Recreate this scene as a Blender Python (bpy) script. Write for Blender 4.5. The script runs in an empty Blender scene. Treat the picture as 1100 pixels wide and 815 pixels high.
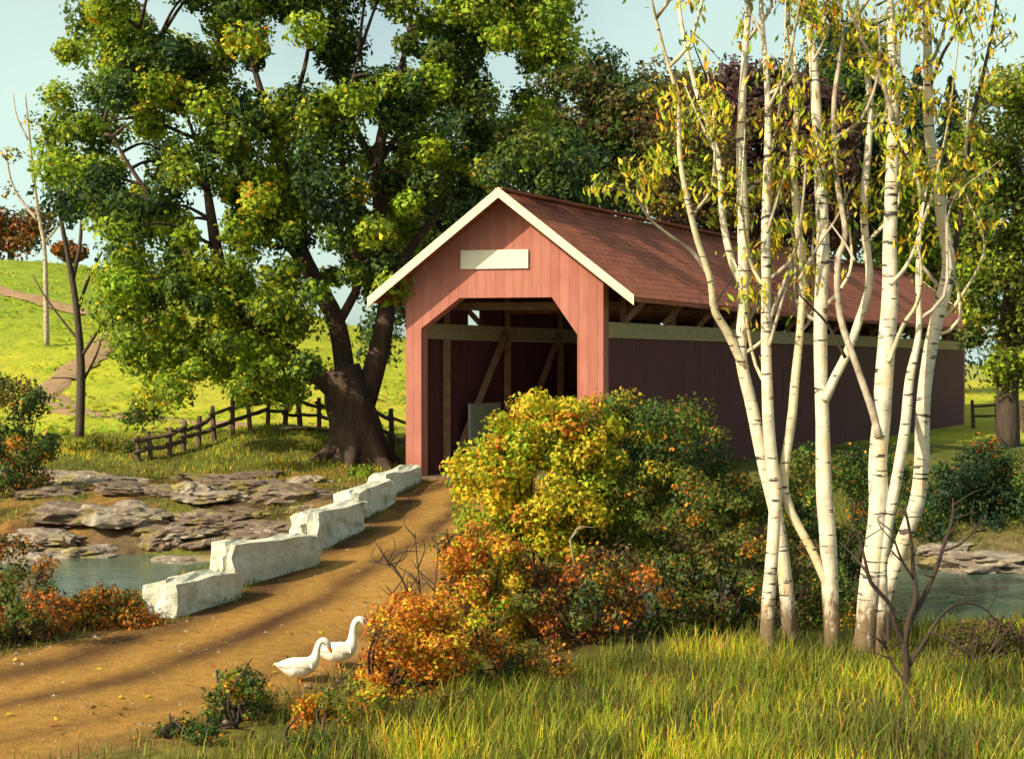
import bpy, math, random
import numpy as np
from mathutils import Vector, Matrix

SC = bpy.context.scene
COL = SC.collection
RNG = np.random.default_rng(7)
random.seed(7)
R = math.radians

# ------------------------------------------------------------------ camera
F, CX, CY, HZ, CAMZ = 1400.0, 550.0, 407.5, 390.0, 3.0
PITCH = math.atan((CY - HZ) / F)
cam = bpy.data.cameras.new('camera')
cam.sensor_width = 36.0
cam.lens = 36.0 * F / 1100.0
cam.clip_start, cam.clip_end = 0.1, 6000
camo = bpy.data.objects.new('camera', cam)
camo.location = (0, 0, CAMZ)
camo.rotation_euler = (math.pi / 2 - PITCH, 0, 0)
COL.objects.link(camo)
SC.camera = camo

# ------------------------------------------------------------------ sky, sun, exposure
SUN_FROM = Vector((-0.74, -0.52, 0.60)).normalized()
world = bpy.data.worlds.new('World')
SC.world = world
world.use_nodes = True
wn, wl = world.node_tree.nodes, world.node_tree.links
wn.clear()
sky = wn.new('ShaderNodeTexSky')
sky.sky_type = 'NISHITA'
sky.sun_disc = False
sky.sun_elevation = math.asin(SUN_FROM.z)
sky.sun_rotation = math.atan2(SUN_FROM.x, SUN_FROM.y)
sky.air_density = 1.0
sky.dust_density = 3.5
sky.ozone_density = 0.6
bg = wn.new('ShaderNodeBackground')
bg.inputs['Strength'].default_value = 0.125
wo = wn.new('ShaderNodeOutputWorld')
tint = wn.new('ShaderNodeMix')
tint.data_type = 'RGBA'
tint.blend_type = 'MULTIPLY'
tint.inputs[0].default_value = 1.0
tint.inputs[7].default_value = (1.25, 1.2, .95, 1)
wl.new(sky.outputs['Color'], tint.inputs[6])
# thin bright cloud veil, thickest towards the horizon
tcw = wn.new('ShaderNodeTexCoord')
sxw = wn.new('ShaderNodeSeparateXYZ')
wl.new(tcw.outputs['Generated'], sxw.inputs[0])
low = wn.new('ShaderNodeMapRange')
low.interpolation_type = 'SMOOTHSTEP'
low.inputs[1].default_value, low.inputs[2].default_value = .05, .75
low.inputs[3].default_value, low.inputs[4].default_value = 1.0, 0.1
wl.new(sxw.outputs['Z'], low.inputs[0])
nzw = wn.new('ShaderNodeTexNoise')
nzw.inputs['Scale'].default_value = 3.2
nzw.inputs['Detail'].default_value = 5
wl.new(tcw.outputs['Generated'], nzw.inputs['Vector'])
cld = wn.new('ShaderNodeMapRange')
cld.inputs[1].default_value, cld.inputs[2].default_value = .30, .62
cld.inputs[3].default_value, cld.inputs[4].default_value = .25, 1.0
wl.new(nzw.outputs['Fac'], cld.inputs[0])
mulw = wn.new('ShaderNodeMath')
mulw.operation = 'MULTIPLY'
wl.new(low.outputs[0], mulw.inputs[0])
wl.new(cld.outputs[0], mulw.inputs[1])
veil = wn.new('ShaderNodeMix')
veil.data_type = 'RGBA'
wl.new(mulw.outputs[0], veil.inputs[0])
wl.new(tint.outputs[2], veil.inputs[6])
veil.inputs[7].default_value = (4.2, 5.5, 4.9, 1)
wl.new(veil.outputs[2], bg.inputs['Color'])
wl.new(bg.outputs['Background'], wo.inputs['Surface'])
sun = bpy.data.lights.new('sun', 'SUN')
sun.energy = 5.0
sun.angle = R(0.5)
sun.color = (1.0, 0.87, 0.64)
suno = bpy.data.objects.new('sun', sun)
suno.rotation_euler = (-SUN_FROM).to_track_quat('-Z', 'Y').to_euler()
suno.location = SUN_FROM * 200
COL.objects.link(suno)
SC.view_settings.view_transform = 'Standard'
SC.view_settings.look = 'None'
SC.view_settings.exposure = 0.52
SC.view_settings.gamma = 1.0
SC.view_settings.use_curve_mapping = False
SC.cycles.max_bounces = 6
SC.cycles.diffuse_bounces = 3
SC.cycles.transmission_bounces = 3

# ------------------------------------------------------------------ picture geometry -> world points
def ray(px, py):
    x, v = (px - CX) / F, (CY - py) / F
    return np.array([x, math.cos(PITCH) + v * math.sin(PITCH), v * math.cos(PITCH) - math.sin(PITCH)])

def pt(px, py, d):
    r = ray(px, py)
    return np.array([0, 0, CAMZ]) + r * (d / r[1])

# ------------------------------------------------------------------ value noise
_perm = RNG.random((256, 256))
def vnoise(x, y):
    x, y = np.asarray(x, float), np.asarray(y, float)
    xi, yi = np.floor(x).astype(int), np.floor(y).astype(int)
    fx, fy = x - xi, y - yi
    fx, fy = fx * fx * (3 - 2 * fx), fy * fy * (3 - 2 * fy)
    g = lambda i, j: _perm[(xi + i) % 256, (yi + j) % 256]
    return (g(0, 0) * (1 - fx) + g(1, 0) * fx) * (1 - fy) + (g(0, 1) * (1 - fx) + g(1, 1) * fx) * fy

def fbm(x, y, o=3):
    s, a, t = 0, 1.0, 0
    for k in range(o):
        s = s + a * vnoise(x * 2 ** k + 17 * k, y * 2 ** k + 31 * k)
        t += a
        a *= .5
    return s / t

def sm(t):
    t = np.clip(t, 0, 1)
    return t * t * (3 - 2 * t)

def cr(pts, n):
    """Catmull-Rom resample of a polyline to n points."""
    P = np.array(pts, float)
    if len(P) == 2:
        t = np.linspace(0, 1, n)[:, None]
        return P[0] * (1 - t) + P[1] * t
    Q = np.vstack([2 * P[0] - P[1], P, 2 * P[-1] - P[-2]])
    seg = np.linalg.norm(np.diff(P, axis=0), axis=1)
    L = np.concatenate([[0], np.cumsum(seg)])
    out = []
    for s in np.linspace(0, L[-1], n):
        i = min(np.searchsorted(L, s, 'right') - 1, len(P) - 2)
        t = (s - L[i]) / max(seg[i], 1e-9)
        a, b, c, d = Q[i:i + 4]
        out.append(.5 * (2 * b + (c - a) * t + (2 * a - 5 * b + 4 * c - d) * t * t + (3 * b - a - 3 * c + d) * t ** 3))
    return np.array(out)

# ------------------------------------------------------------------ terrain
ROAD = cr([(-.28, 33.45), (-.75, 30), (-1.3, 24), (-1.75, 20), (-2.25, 16.5), (-2.95, 14), (-4.1, 11.7), (-6.3, 9.6), (-9.5, 8.2), (-15, 7), (-30, 5.5)], 160)
BR = np.array([2.31, 33.0])                         # right front corner of the bridge
BU = np.array([-math.cos(R(10)), math.sin(R(10))])  # along the portal, towards the left
BW = np.array([math.sin(R(32.7)), math.cos(R(32.7))])  # along the bridge
BWID, BLEN = 5.15, 37.0

def road_dist(x, y):
    x, y = np.asarray(x, float), np.asarray(y, float)
    sh = x.shape
    p = np.stack([x.ravel(), y.ravel()], 1)
    out = np.full(len(p), 1e9)
    for i in range(0, len(p), 20000):
        q = p[i:i + 20000]
        out[i:i + 20000] = np.sqrt(((q[:, None, :] - ROAD[None, ::2]) ** 2).sum(2)).min(1)
    return out.reshape(sh)

def bridge_mask(x, y):
    x, y = np.asarray(x, float), np.asarray(y, float)
    M = np.linalg.inv(np.stack([BU, BW], 1))
    dx, dy = x - BR[0], y - BR[1]
    a = M[0, 0] * dx + M[0, 1] * dy
    t = M[1, 0] * dx + M[1, 1] * dy
    da = np.maximum(np.maximum(-a, a - BWID), 0)
    dt = np.maximum(np.maximum(-t, t - BLEN), 0)
    return 1 - sm((np.hypot(da, dt) - .5) / 5.0)

WATER_Z = -1.0
def height(x, y, detail=True):
    x, y = np.asarray(x, float), np.asarray(y, float)
    yc = 23.4 - .11 * x
    s = y - yc
    prof = np.where(s > 0, 1 - sm((s - .2) / 6.2), 1 - sm((-s - 1.0) / 7.6))
    rd = road_dist(x, y)
    emb = sm((rd - 2.35) / 2.2)
    z = -1.75 * prof * emb
    # bank and mound by the fence
    left = sm((-x - 1.5) / 3.0)
    z = z + .45 * sm((y - 33.5) / 4) * left * sm((rd - 2.2) / 2)
    z = z + .55 * np.exp(-(((x + 7.2) / 3.4) ** 2 + ((y - 40.0) / 3.2) ** 2))
    # the hill behind, high on the left
    b = x / np.maximum(y, 20)
    Lf = .12 + .88 * sm((.12 - b) / .54)
    hill = 12.5 * sm((y - 50) / 78.0) * Lf * (1 + .25 * (fbm(x * .02 + 5, y * .02) - .5))
    z = z + hill + .012 * np.maximum(y - 130, 0) * 0
    z = z * (1 - bridge_mask(x, y))
    if detail:
        k = sm((rd - 1.9) / .8)
        z = z + k * (.16 * (fbm(x * .9, y * .9) - .5) + .25 * (fbm(x * .22 + 9, y * .22) - .5)) * (1 - bridge_mask(x, y))
    return z

def H(x, y):
    return float(height(np.array([x]), np.array([y]))[0])

def gnd(px, py):
    r = ray(px, py)
    d = np.arange(7.0, 160.0, .06)
    X, Y, Z = r[0] * d / r[1], d, CAMZ + r[2] * d / r[1]
    hit = np.nonzero(Z <= height(X, Y))[0]
    i = hit[0] if len(hit) else len(d) - 1
    return np.array([X[i], Y[i], height(X[i:i + 1], Y[i:i + 1])[0]])

def at(px, d):
    x = (px - CX) / F * d
    return np.array([x, d, H(x, d)])

# ------------------------------------------------------------------ materials
def nodes(name):
    m = bpy.data.materials.new(name)
    m.use_nodes = True
    nt = m.node_tree
    return m, nt.nodes, nt.links, nt.nodes['Principled BSDF']

def tex_noise(n, l, vec, scale, detail=4, rough=.6):
    t = n.new('ShaderNodeTexNoise')
    t.inputs['Scale'].default_value = scale
    t.inputs['Detail'].default_value = detail
    t.inputs['Roughness'].default_value = rough
    if vec is not None:
        l.new(vec, t.inputs['Vector'])
    return t

def ramp(n, l, fac, stops):
    r = n.new('ShaderNodeValToRGB')
    e = r.color_ramp.elements
    while len(e) < len(stops):
        e.new(.5)
    for i, (p, c) in enumerate(stops):
        e[i].position = p
        e[i].color = (*c, 1) if len(c) == 3 else c
    l.new(fac, r.inputs['Fac'])
    return r.outputs['Color']

def mixc(n, l, fac, a, b, mode='MIX'):
    m = n.new('ShaderNodeMix')
    m.data_type = 'RGBA'
    m.blend_type = mode
    for sock, v in ((m.inputs[0], fac), (m.inputs[6], a), (m.inputs[7], b)):
        if isinstance(v, (int, float)):
            sock.default_value = v
        elif isinstance(v, tuple):
            sock.default_value = (*v, 1)
        else:
            l.new(v, sock)
    return m.outputs[2]

def mth(n, l, op, a, b=None):
    m = n.new('ShaderNodeMath')
    m.operation = op
    for i, v in enumerate((a, b)):
        if v is None:
            continue
        if isinstance(v, (int, float)):
            m.inputs[i].default_value = v
        else:
            l.new(v, m.inputs[i])
    return m.outputs[0]

def bump(n, l, bsdf, h, strength=.5, dist=.05):
    b = n.new('ShaderNodeBump')
    b.inputs['Strength'].default_value = strength
    b.inputs['Distance'].default_value = dist
    l.new(h, b.inputs['Height'])
    l.new(b.outputs['Normal'], bsdf.inputs['Normal'])

def geo_pos(n):
    return n.new('ShaderNodeNewGeometry').outputs['Position']

def scaled(n, l, vec, s):
    m = n.new('ShaderNodeVectorMath')
    m.operation = 'MULTIPLY'
    l.new(vec, m.inputs[0])
    m.inputs[1].default_value = s
    return m.outputs[0]

def mat_leaf(name='leaf', transl=.42):
    m, n, l, b = nodes(name)
    a = n.new('ShaderNodeAttribute')
    a.attribute_name = 'Col'
    l.new(a.outputs['Color'], b.inputs['Base Color'])
    b.inputs['Roughness'].default_value = .6
    b.inputs['Specular IOR Level'].default_value = .25
    t = n.new('ShaderNodeBsdfTranslucent')
    l.new(a.outputs['Color'], t.inputs['Color'])
    mx = n.new('ShaderNodeMixShader')
    mx.inputs[0].default_value = transl
    l.new(b.outputs[0], mx.inputs[1])
    l.new(t.outputs[0], mx.inputs[2])
    l.new(mx.outputs[0], n['Material Output'].inputs['Surface'])
    return m

def mat_bark(name, dark, light, sx=9, sz=2.2, st=.9):
    m, n, l, b = nodes(name)
    v = scaled(n, l, geo_pos(n), (sx, sx, sz))
    t = tex_noise(n, l, v, 1.0, 6, .7)
    t2 = tex_noise(n, l, geo_pos(n), 1.3, 3)
    c = ramp(n, l, t.outputs['Fac'], [(.3, dark), (.62, light)])
    c = mixc(n, l, t2.outputs['Fac'], c, tuple(.6 * q for q in dark), 'MIX')
    l.new(c, b.inputs['Base Color'])
    b.inputs['Roughness'].default_value = .9
    bump(n, l, b, t.outputs['Fac'], st, .05)
    return m

def mat_birch(name, tint=(.60, .54, .42)):
    m, n, l, b = nodes(name)
    p = geo_pos(n)
    t = tex_noise(n, l, scaled(n, l, p, (4, 4, 26)), 1.0, 3, .55)
    mark = ramp(n, l, t.outputs['Fac'], [(.60, (0, 0, 0)), (.64, (1, 1, 1))])
    t2 = tex_noise(n, l, p, 3.0, 4)
    base = ramp(n, l, t2.outputs['Fac'], [(.35, tuple(.62 * q for q in tint)), (.5, tint), (.68, (tint[0] * .95, tint[1] * .76, tint[2] * .58))])
    # rough dark bark towards the roots
    sx = n.new('ShaderNodeSeparateXYZ')
    l.new(p, sx.inputs[0])
    t3 = tex_noise(n, l, scaled(n, l, p, (14, 14, 5)), 1.0, 5, .7)
    low = mth(n, l, 'SUBTRACT', 1.15, sx.outputs['Z'])
    low = mth(n, l, 'MULTIPLY', low, .55)
    low = mth(n, l, 'ADD', low, t3.outputs['Fac'])
    lowm = ramp(n, l, low, [(.74, (0, 0, 0)), (.95, (1, 1, 1))])
    c = mixc(n, l, mark, base, (.045, .035, .03))
    c = mixc(n, l, lowm, c, (.13, .085, .045))
    l.new(c, b.inputs['Base Color'])
    b.inputs['Roughness'].default_value = .75
    bump(n, l, b, t3.outputs['Fac'], .5, .02)
    return m

def mat_boards(name, direction, width, c1, c2, c3, gap=.07):
    """vertical boards whose joints run up z; direction = unit vector along the wall"""
    m, n, l, b = nodes(name)
    p = geo_pos(n)
    d = n.new('ShaderNodeVectorMath')
    d.operation = 'DOT_PRODUCT'
    l.new(p, d.inputs[0])
    d.inputs[1].default_value = (direction[0], direction[1], 0)
    u = mth(n, l, 'DIVIDE', d.outputs['Value'], width)
    fr = mth(n, l, 'FRACT', u)
    fl = mth(n, l, 'FLOOR', u)
    wn_ = n.new('ShaderNodeTexWhiteNoise')
    wn_.noise_dimensions = '1D'
    l.new(fl, wn_.inputs['W'])
    g = mth(n, l, 'LESS_THAN', fr, gap)
    t = tex_noise(n, l, scaled(n, l, p, (8, 8, 1.1)), 1.0, 6, .65)
    t2 = tex_noise(n, l, p, .9, 4)
    c = ramp(n, l, t.outputs['Fac'], [(.32, c1), (.66, c2)])
    c = mixc(n, l, mth(n, l, 'MULTIPLY', wn_.outputs['Value'], .5), c, c3)
    c = mixc(n, l, ramp(n, l, t2.outputs['Fac'], [(.45, (0, 0, 0)), (.75, (.6, .6, .6))]), c, c3)
    c = mixc(n, l, g, c, tuple(.25 * q for q in c1))
    l.new(c, b.inputs['Base Color'])
    b.inputs['Roughness'].default_value = .85
    h = mth(n, l, 'SUBTRACT', t.outputs['Fac'], mth(n, l, 'MULTIPLY', g, 1.5))
    bump(n, l, b, h, .5, .015)
    return m

def mat_plain(name, c1, c2, scale=3.0, rough=.8, st=.3, dist=.02, stretch=(1, 1, 1)):
    m, n, l, b = nodes(name)
    t = tex_noise(n, l, scaled(n, l, geo_pos(n), stretch), scale, 6, .65)
    l.new(ramp(n, l, t.outputs['Fac'], [(.3, c1), (.7, c2)]), b.inputs['Base Color'])
    b.inputs['Roughness'].default_value = rough
    bump(n, l, b, t.outputs['Fac'], st, dist)
    return m

def mat_roof():
    m, n, l, b = nodes('roof_shingles')
    p = geo_pos(n)
    d = n.new('ShaderNodeVectorMath')
    d.operation = 'DOT_PRODUCT'
    l.new(p, d.inputs[0])
    d.inputs[1].default_value = (BW[0], BW[1], 0)
    s = n.new('ShaderNodeSeparateXYZ')
    l.new(p, s.inputs[0])
    cb = n.new('ShaderNodeCombineXYZ')
    l.new(d.outputs['Value'], cb.inputs[0])
    l.new(s.outputs['Z'], cb.inputs[1])
    br = n.new('ShaderNodeTexBrick')
    l.new(cb.outputs[0], br.inputs['Vector'])
    br.inputs['Scale'].default_value = 1.0
    br.inputs['Brick Width'].default_value = .34
    br.inputs['Row Height'].default_value = .15
    br.inputs['Mortar Size'].default_value = .012
    br.inputs['Color1'].default_value = (.32, .082, .04, 1)
    br.inputs['Color2'].default_value = (.22, .05, .027, 1)
    br.inputs['Mortar'].default_value = (.07, .02, .014, 1)
    t = tex_noise(n, l, p, .7, 5)
    c = mixc(n, l, ramp(n, l, t.outputs['Fac'], [(.4, (0, 0, 0)), (.72, (.75, .75, .75))]), br.outputs['Color'], (.32, .10, .035))
    t2 = tex_noise(n, l, scaled(n, l, p, (1, 1, 3)), 2.2, 5)
    c = mixc(n, l, ramp(n, l, t2.outputs['Fac'], [(.5, (0, 0, 0)), (.75, (.7, .7, .7))]), c, (.10, .028, .02))
    l.new(c, b.inputs['Base Color'])
    b.inputs['Roughness'].default_value = .9
    bump(n, l, b, br.outputs['Fac'], -.5, .03)
    return m

def mat_ground():
    m, n, l, b = nodes('ground_soil_and_grass')
    a = n.new('ShaderNodeAttribute')
    a.attribute_name = 'Col'
    p = geo_pos(n)
    t = tex_noise(n, l, p, 5.0, 6, .7)
    t2 = tex_noise(n, l, p, .55, 4)
    v = ramp(n, l, t.outputs['Fac'], [(.28, (.45, .42, .4)), (.7, (1.3, 1.3, 1.25))])
    c = mixc(n, l, 1.0, a.outputs['Color'], v, 'MULTIPLY')
    v2 = ramp(n, l, t2.outputs['Fac'], [(.35, (.72, .8, .8)), (.65, (1.15, 1.08, 1))])
    c = mixc(n, l, 1.0, c, v2, 'MULTIPLY')
    l.new(c, b.inputs['Base Color'])
    b.inputs['Roughness'].default_value = .95
    b.inputs['Specular IOR Level'].default_value = .1
    bump(n, l, b, t.outputs['Fac'], .8, .06)
    return m

def mat_road():
    m, n, l, b = nodes('road_dirt')
    a = n.new('ShaderNodeAttribute')
    a.attribute_name = 'Col'
    p = geo_pos(n)
    t = tex_noise(n, l, p, 7.0, 7, .75)
    t2 = tex_noise(n, l, p, .9, 4)
    c = mixc(n, l, 1.0, a.outputs['Color'], ramp(n, l, t.outputs['Fac'], [(.25, (.62, .58, .55)), (.72, (1.2, 1.2, 1.2))]), 'MULTIPLY')
    c = mixc(n, l, ramp(n, l, t2.outputs['Fac'], [(.5, (0, 0, 0)), (.75, (.35, .35, .35))]), c, (.34, .20, .05))
    vo = n.new('ShaderNodeTexVoronoi')
    vo.inputs['Scale'].default_value = 9
    l.new(p, vo.inputs['Vector'])
    peb = ramp(n, l, vo.outputs['Distance'], [(.10, (1, 1, 1)), (.16, (0, 0, 0))])
    c = mixc(n, l, mth(n, l, 'MULTIPLY', peb, .35), c, (.33, .27, .2))
    l.new(c, b.inputs['Base Color'])
    b.inputs['Roughness'].default_value = .95
    b.inputs['Specular IOR Level'].default_value = .12
    h = mth(n, l, 'ADD', t.outputs['Fac'], mth(n, l, 'MULTIPLY', peb, .3))
    bump(n, l, b, h, .8, .04)
    return m

def mat_water():
    m, n, l, b = nodes('stream_water')
    p = geo_pos(n)
    t = tex_noise(n, l, scaled(n, l, p, (.9, 3.2, 1)), 1.6, 4, .6)
    t2 = tex_noise(n, l, p, .35, 2)
    l.new(ramp(n, l, t2.outputs['Fac'], [(.35, (.045, .085, .06)), (.7, (.10, .15, .11))]), b.inputs['Base Color'])
    b.inputs['Roughness'].default_value = .12
    b.inputs['Specular IOR Level'].default_value = .6
    bump(n, l, b, t.outputs['Fac'], .35, .05)
    return m

def mat_stone(name, c1, c2, c3, moss=(.22, .22, .06), mossiness=.62):
    m, n, l, b = nodes(name)
    p = geo_pos(n)
    t = tex_noise(n, l, p, 3.2, 7, .7)
    t2 = tex_noise(n, l, p, 1.6, 5)
    c = ramp(n, l, t.outputs['Fac'], [(.3, c1), (.5, c2), (.7, c3)])
    c = mixc(n, l, ramp(n, l, t2.outputs['Fac'], [(mossiness - .06, (0, 0, 0)), (mossiness + .06, (.9, .9, .9))]), c, moss)
    l.new(c, b.inputs['Base Color'])
    b.inputs['Roughness'].default_value = .85
    t4 = tex_noise(n, l, p, 11.0, 6, .75)
    c2_ = mixc(n, l, ramp(n, l, t4.outputs['Fac'], [(.52, (0, 0, 0)), (.68, (.8, .8, .8))]), c, tuple(.6 * q for q in c2))
    l.new(c2_, b.inputs['Base Color'])
    hh = mth(n, l, 'ADD', t.outputs['Fac'], mth(n, l, 'MULTIPLY', t4.outputs['Fac'], .6))
    bump(n, l, b, hh, 1.0, .07)
    return m

M = dict(
    leaf=mat_leaf(), ground=mat_ground(), road=mat_road(), water=mat_water(),
    grass=mat_leaf('grass_blade', .4),
    oak=mat_bark('oak_bark', (.025, .016, .012), (.13, .075, .045), 7, 2.0, 1.0),
    brown=mat_bark('brown_bark', (.035, .024, .018), (.13, .09, .06)),
    twig=mat_bark('dark_twig', (.03, .02, .016), (.085, .05, .035)),
    birch=mat_birch('birch_bark'), birch2=mat_birch('birch_bark_cream', (.58, .50, .33)),
    limb=mat_plain('birch_limb_bark', (.16, .11, .08), (.5, .44, .34), 6),
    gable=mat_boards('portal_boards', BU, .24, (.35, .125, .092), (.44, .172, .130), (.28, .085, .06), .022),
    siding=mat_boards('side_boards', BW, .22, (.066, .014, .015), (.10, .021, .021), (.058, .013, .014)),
    roof=mat_roof(),
    white=mat_plain('white_paint', (.60, .54, .36), (.74, .68, .48), 5, .6, .1),
    signm=mat_plain('sign_paint', (.62, .58, .44), (.74, .70, .56), 5, .5, .05),
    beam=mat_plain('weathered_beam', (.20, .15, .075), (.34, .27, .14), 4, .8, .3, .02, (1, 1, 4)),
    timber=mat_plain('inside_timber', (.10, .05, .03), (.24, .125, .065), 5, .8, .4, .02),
    deck=mat_boards('deck_planks', BW, .25, (.10, .07, .04), (.2, .13, .075), (.12, .08, .05)),
    panel=mat_plain('grey_green_paint', (.14, .17, .13), (.22, .25, .19), 4),
    fence=mat_plain('old_fence_wood', (.045, .028, .02), (.13, .085, .06), 6, .9, .5, .02, (1, 1, .3)),
    block=mat_stone('whitewashed_stone', (.46, .47, .35), (.70, .69, .55), (.82, .79, .66), (.18, .22, .10), .63),
    rock=mat_stone('bank_rock', (.07, .045, .034), (.16, .11, .08), (.33, .28, .21), (.20, .16, .03), .56),
    rockp=mat_stone('pale_rock', (.11, .08, .06), (.26, .21, .16), (.52, .49, .39), (.24, .19, .04), .58),
    goose=mat_plain('white_feathers', (.66, .62, .50), (.82, .80, .70), 14, .7, .25, .01),
    bill=mat_plain('orange_bill', (.62, .22, .03), (.75, .32, .05), 12, .45, .05),
    fpath=mat_plain('field_path_dirt', (.20, .125, .06), (.32, .20, .10), 1.6, .95, .5, .05),
)

# ------------------------------------------------------------------ object helpers
def tag(o, label=None, cat=None, group=None, kind=None):
    if label: o['label'] = label
    if cat: o['category'] = cat
    if group: o['group'] = group
    if kind: o['kind'] = kind
    return o

def thing(name, loc, label, cat, group=None):
    o = bpy.data.objects.new(name, None)
    o.location = tuple(float(v) for v in loc)
    o.empty_display_size = .3
    COL.objects.link(o)
    return tag(o, label, cat, group)

def root_loc(o):
    v = Vector(o.location)
    while o.parent:
        o = o.parent
        v = v + Vector(o.location)
    return v

def link_mesh(name, me, mat, parent=None, smooth=False):
    for mm in (mat if isinstance(mat, (list, tuple)) else [mat]):
        me.materials.append(mm)
    if smooth:
        me.polygons.foreach_set('use_smooth', np.ones(len(me.polygons), bool))
    o = bpy.data.objects.new(name, me)
    COL.objects.link(o)
    if parent:
        o.parent = parent
    return o

class MB:
    """collects vertices and faces (world coordinates) for one mesh"""
    def __init__(s):
        s.v, s.f = [], []
    def add(s, verts, faces):
        k = len(s.v)
        s.v += [tuple(map(float, v)) for v in verts]
        s.f += [tuple(i + k for i in f) for f in faces]
        return s
    def hexa(s, c):                      # 8 corners: bottom 0-3 ccw, top 4-7
        return s.add(c, [(3, 2, 1, 0), (4, 5, 6, 7), (0, 1, 5, 4), (1, 2, 6, 5), (2, 3, 7, 6), (3, 0, 4, 7)])
    def bar(s, p, q, w, h, up=(0, 0, 1)):
        p, q = Vector(p), Vector(q)
        d = (q - p).normalized()
        side = d.cross(Vector(up))
        side = side.normalized() if side.length > 1e-4 else Vector((1, 0, 0))
        top = side.cross(d)
        a, b = side * w / 2, top * h / 2
        return s.hexa([p - a - b, p + a - b, q + a - b, q - a - b, p - a + b, p + a + b, q + a + b, q - a + b])
    def tube(s, pts, rad, nseg=7, res=None, wob=0.0, cap=True):
        P = cr(pts, res or max(4, len(pts) * 3))
        n = len(P)
        rr = np.interp(np.linspace(0, 1, n), np.linspace(0, 1, len(rad)), rad) if not np.isscalar(rad) else np.full(n, rad)
        T = np.gradient(P, axis=0)
        T /= np.linalg.norm(T, axis=1)[:, None] + 1e-9
        N = np.cross(T[0], (0, 1, .13))
        N /= np.linalg.norm(N) + 1e-9
        k = len(s.v)
        ph = RNG.random() * 10
        for i in range(n):
            N = N - T[i] * N.dot(T[i])
            N /= np.linalg.norm(N) + 1e-9
            B = np.cross(T[i], N)
            for j in range(nseg):
                a = 2 * math.pi * j / nseg
                r = rr[i] * (1 + wob * math.sin(a * 2 + ph + i * .35) + wob * .7 * math.sin(a * 3 - ph + i * .8))
                s.v.append(tuple(P[i] + r * (math.cos(a) * N + math.sin(a) * B)))
        for i in range(n - 1):
            for j in range(nseg):
                a, b = k + i * nseg + j, k + i * nseg + (j + 1) % nseg
                s.f.append((a, b, b + nseg, a + nseg))
        if cap:
            s.f.append(tuple(k + j for j in reversed(range(nseg))))
            s.f.append(tuple(k + (n - 1) * nseg + j for j in range(nseg)))
        return s
    def build(s, name, mat, parent=None, smooth=False):
        me = bpy.data.meshes.new(name)
        o = root_loc(parent) if parent else Vector((0, 0, 0))
        me.from_pydata([(v[0] - o.x, v[1] - o.y, v[2] - o.z) for v in s.v], [], s.f)
        me.update()
        return link_mesh(name, me, mat, parent, smooth)
    def build_own(s, name, mat, loc, smooth=False):
        """a top-level mesh whose origin sits at loc"""
        me = bpy.data.meshes.new(name)
        me.from_pydata([(v[0] - loc[0], v[1] - loc[1], v[2] - loc[2]) for v in s.v], [], s.f)
        me.update()
        o = link_mesh(name, me, mat, None, smooth)
        o.location = tuple(float(q) for q in loc)
        return o

def unit(a):
    return a / (np.linalg.norm(a, axis=-1, keepdims=True) + 1e-9)

def leaf_mesh(name, C, N, size, col, mat, parent=None, aspect=.62, T=None, fold=.12, origin=None):
    C, N = np.asarray(C, float), unit(np.asarray(N, float))
    n = len(C)
    if T is None:
        T = RNG.normal(size=(n, 3))
    T = unit(T - N * (T * N).sum(1, keepdims=True))
    B = np.cross(N, T)
    s = np.asarray(size, float).reshape(n, 1)
    off = np.array(root_loc(parent)) if parent else (np.array(origin, float) if origin is not None else np.zeros(3))
    V = np.empty((n, 4, 3))
    V[:, 0] = C - T * s * .5
    V[:, 1] = C + B * s * aspect * .5 + N * s * fold + T * s * .06
    V[:, 2] = C + T * s * .5 - N * s * fold * .6
    V[:, 3] = C - B * s * aspect * .5 + N * s * fold + T * s * .06
    V -= off
    me = bpy.data.meshes.new(name)
    me.vertices.add(n * 4)
    me.vertices.foreach_set('co', V.ravel())
    me.loops.add(n * 4)
    me.loops.foreach_set('vertex_index', np.arange(n * 4, dtype=np.int32))
    me.polygons.add(n)
    me.polygons.foreach_set('loop_start', np.arange(0, n * 4, 4, dtype=np.int32))
    me.update(calc_edges=True)
    at_ = me.color_attributes.new('Col', 'FLOAT_COLOR', 'POINT')
    c4 = np.ones((n, 4, 4))
    c4[:, :, :3] = np.asarray(col)[:, None, :]
    at_.data.foreach_set('color', c4.ravel())
    o = link_mesh(name, me, mat, parent)
    if parent is None and origin is not None:
        o.location = tuple(float(q) for q in origin)
    return o

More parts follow.
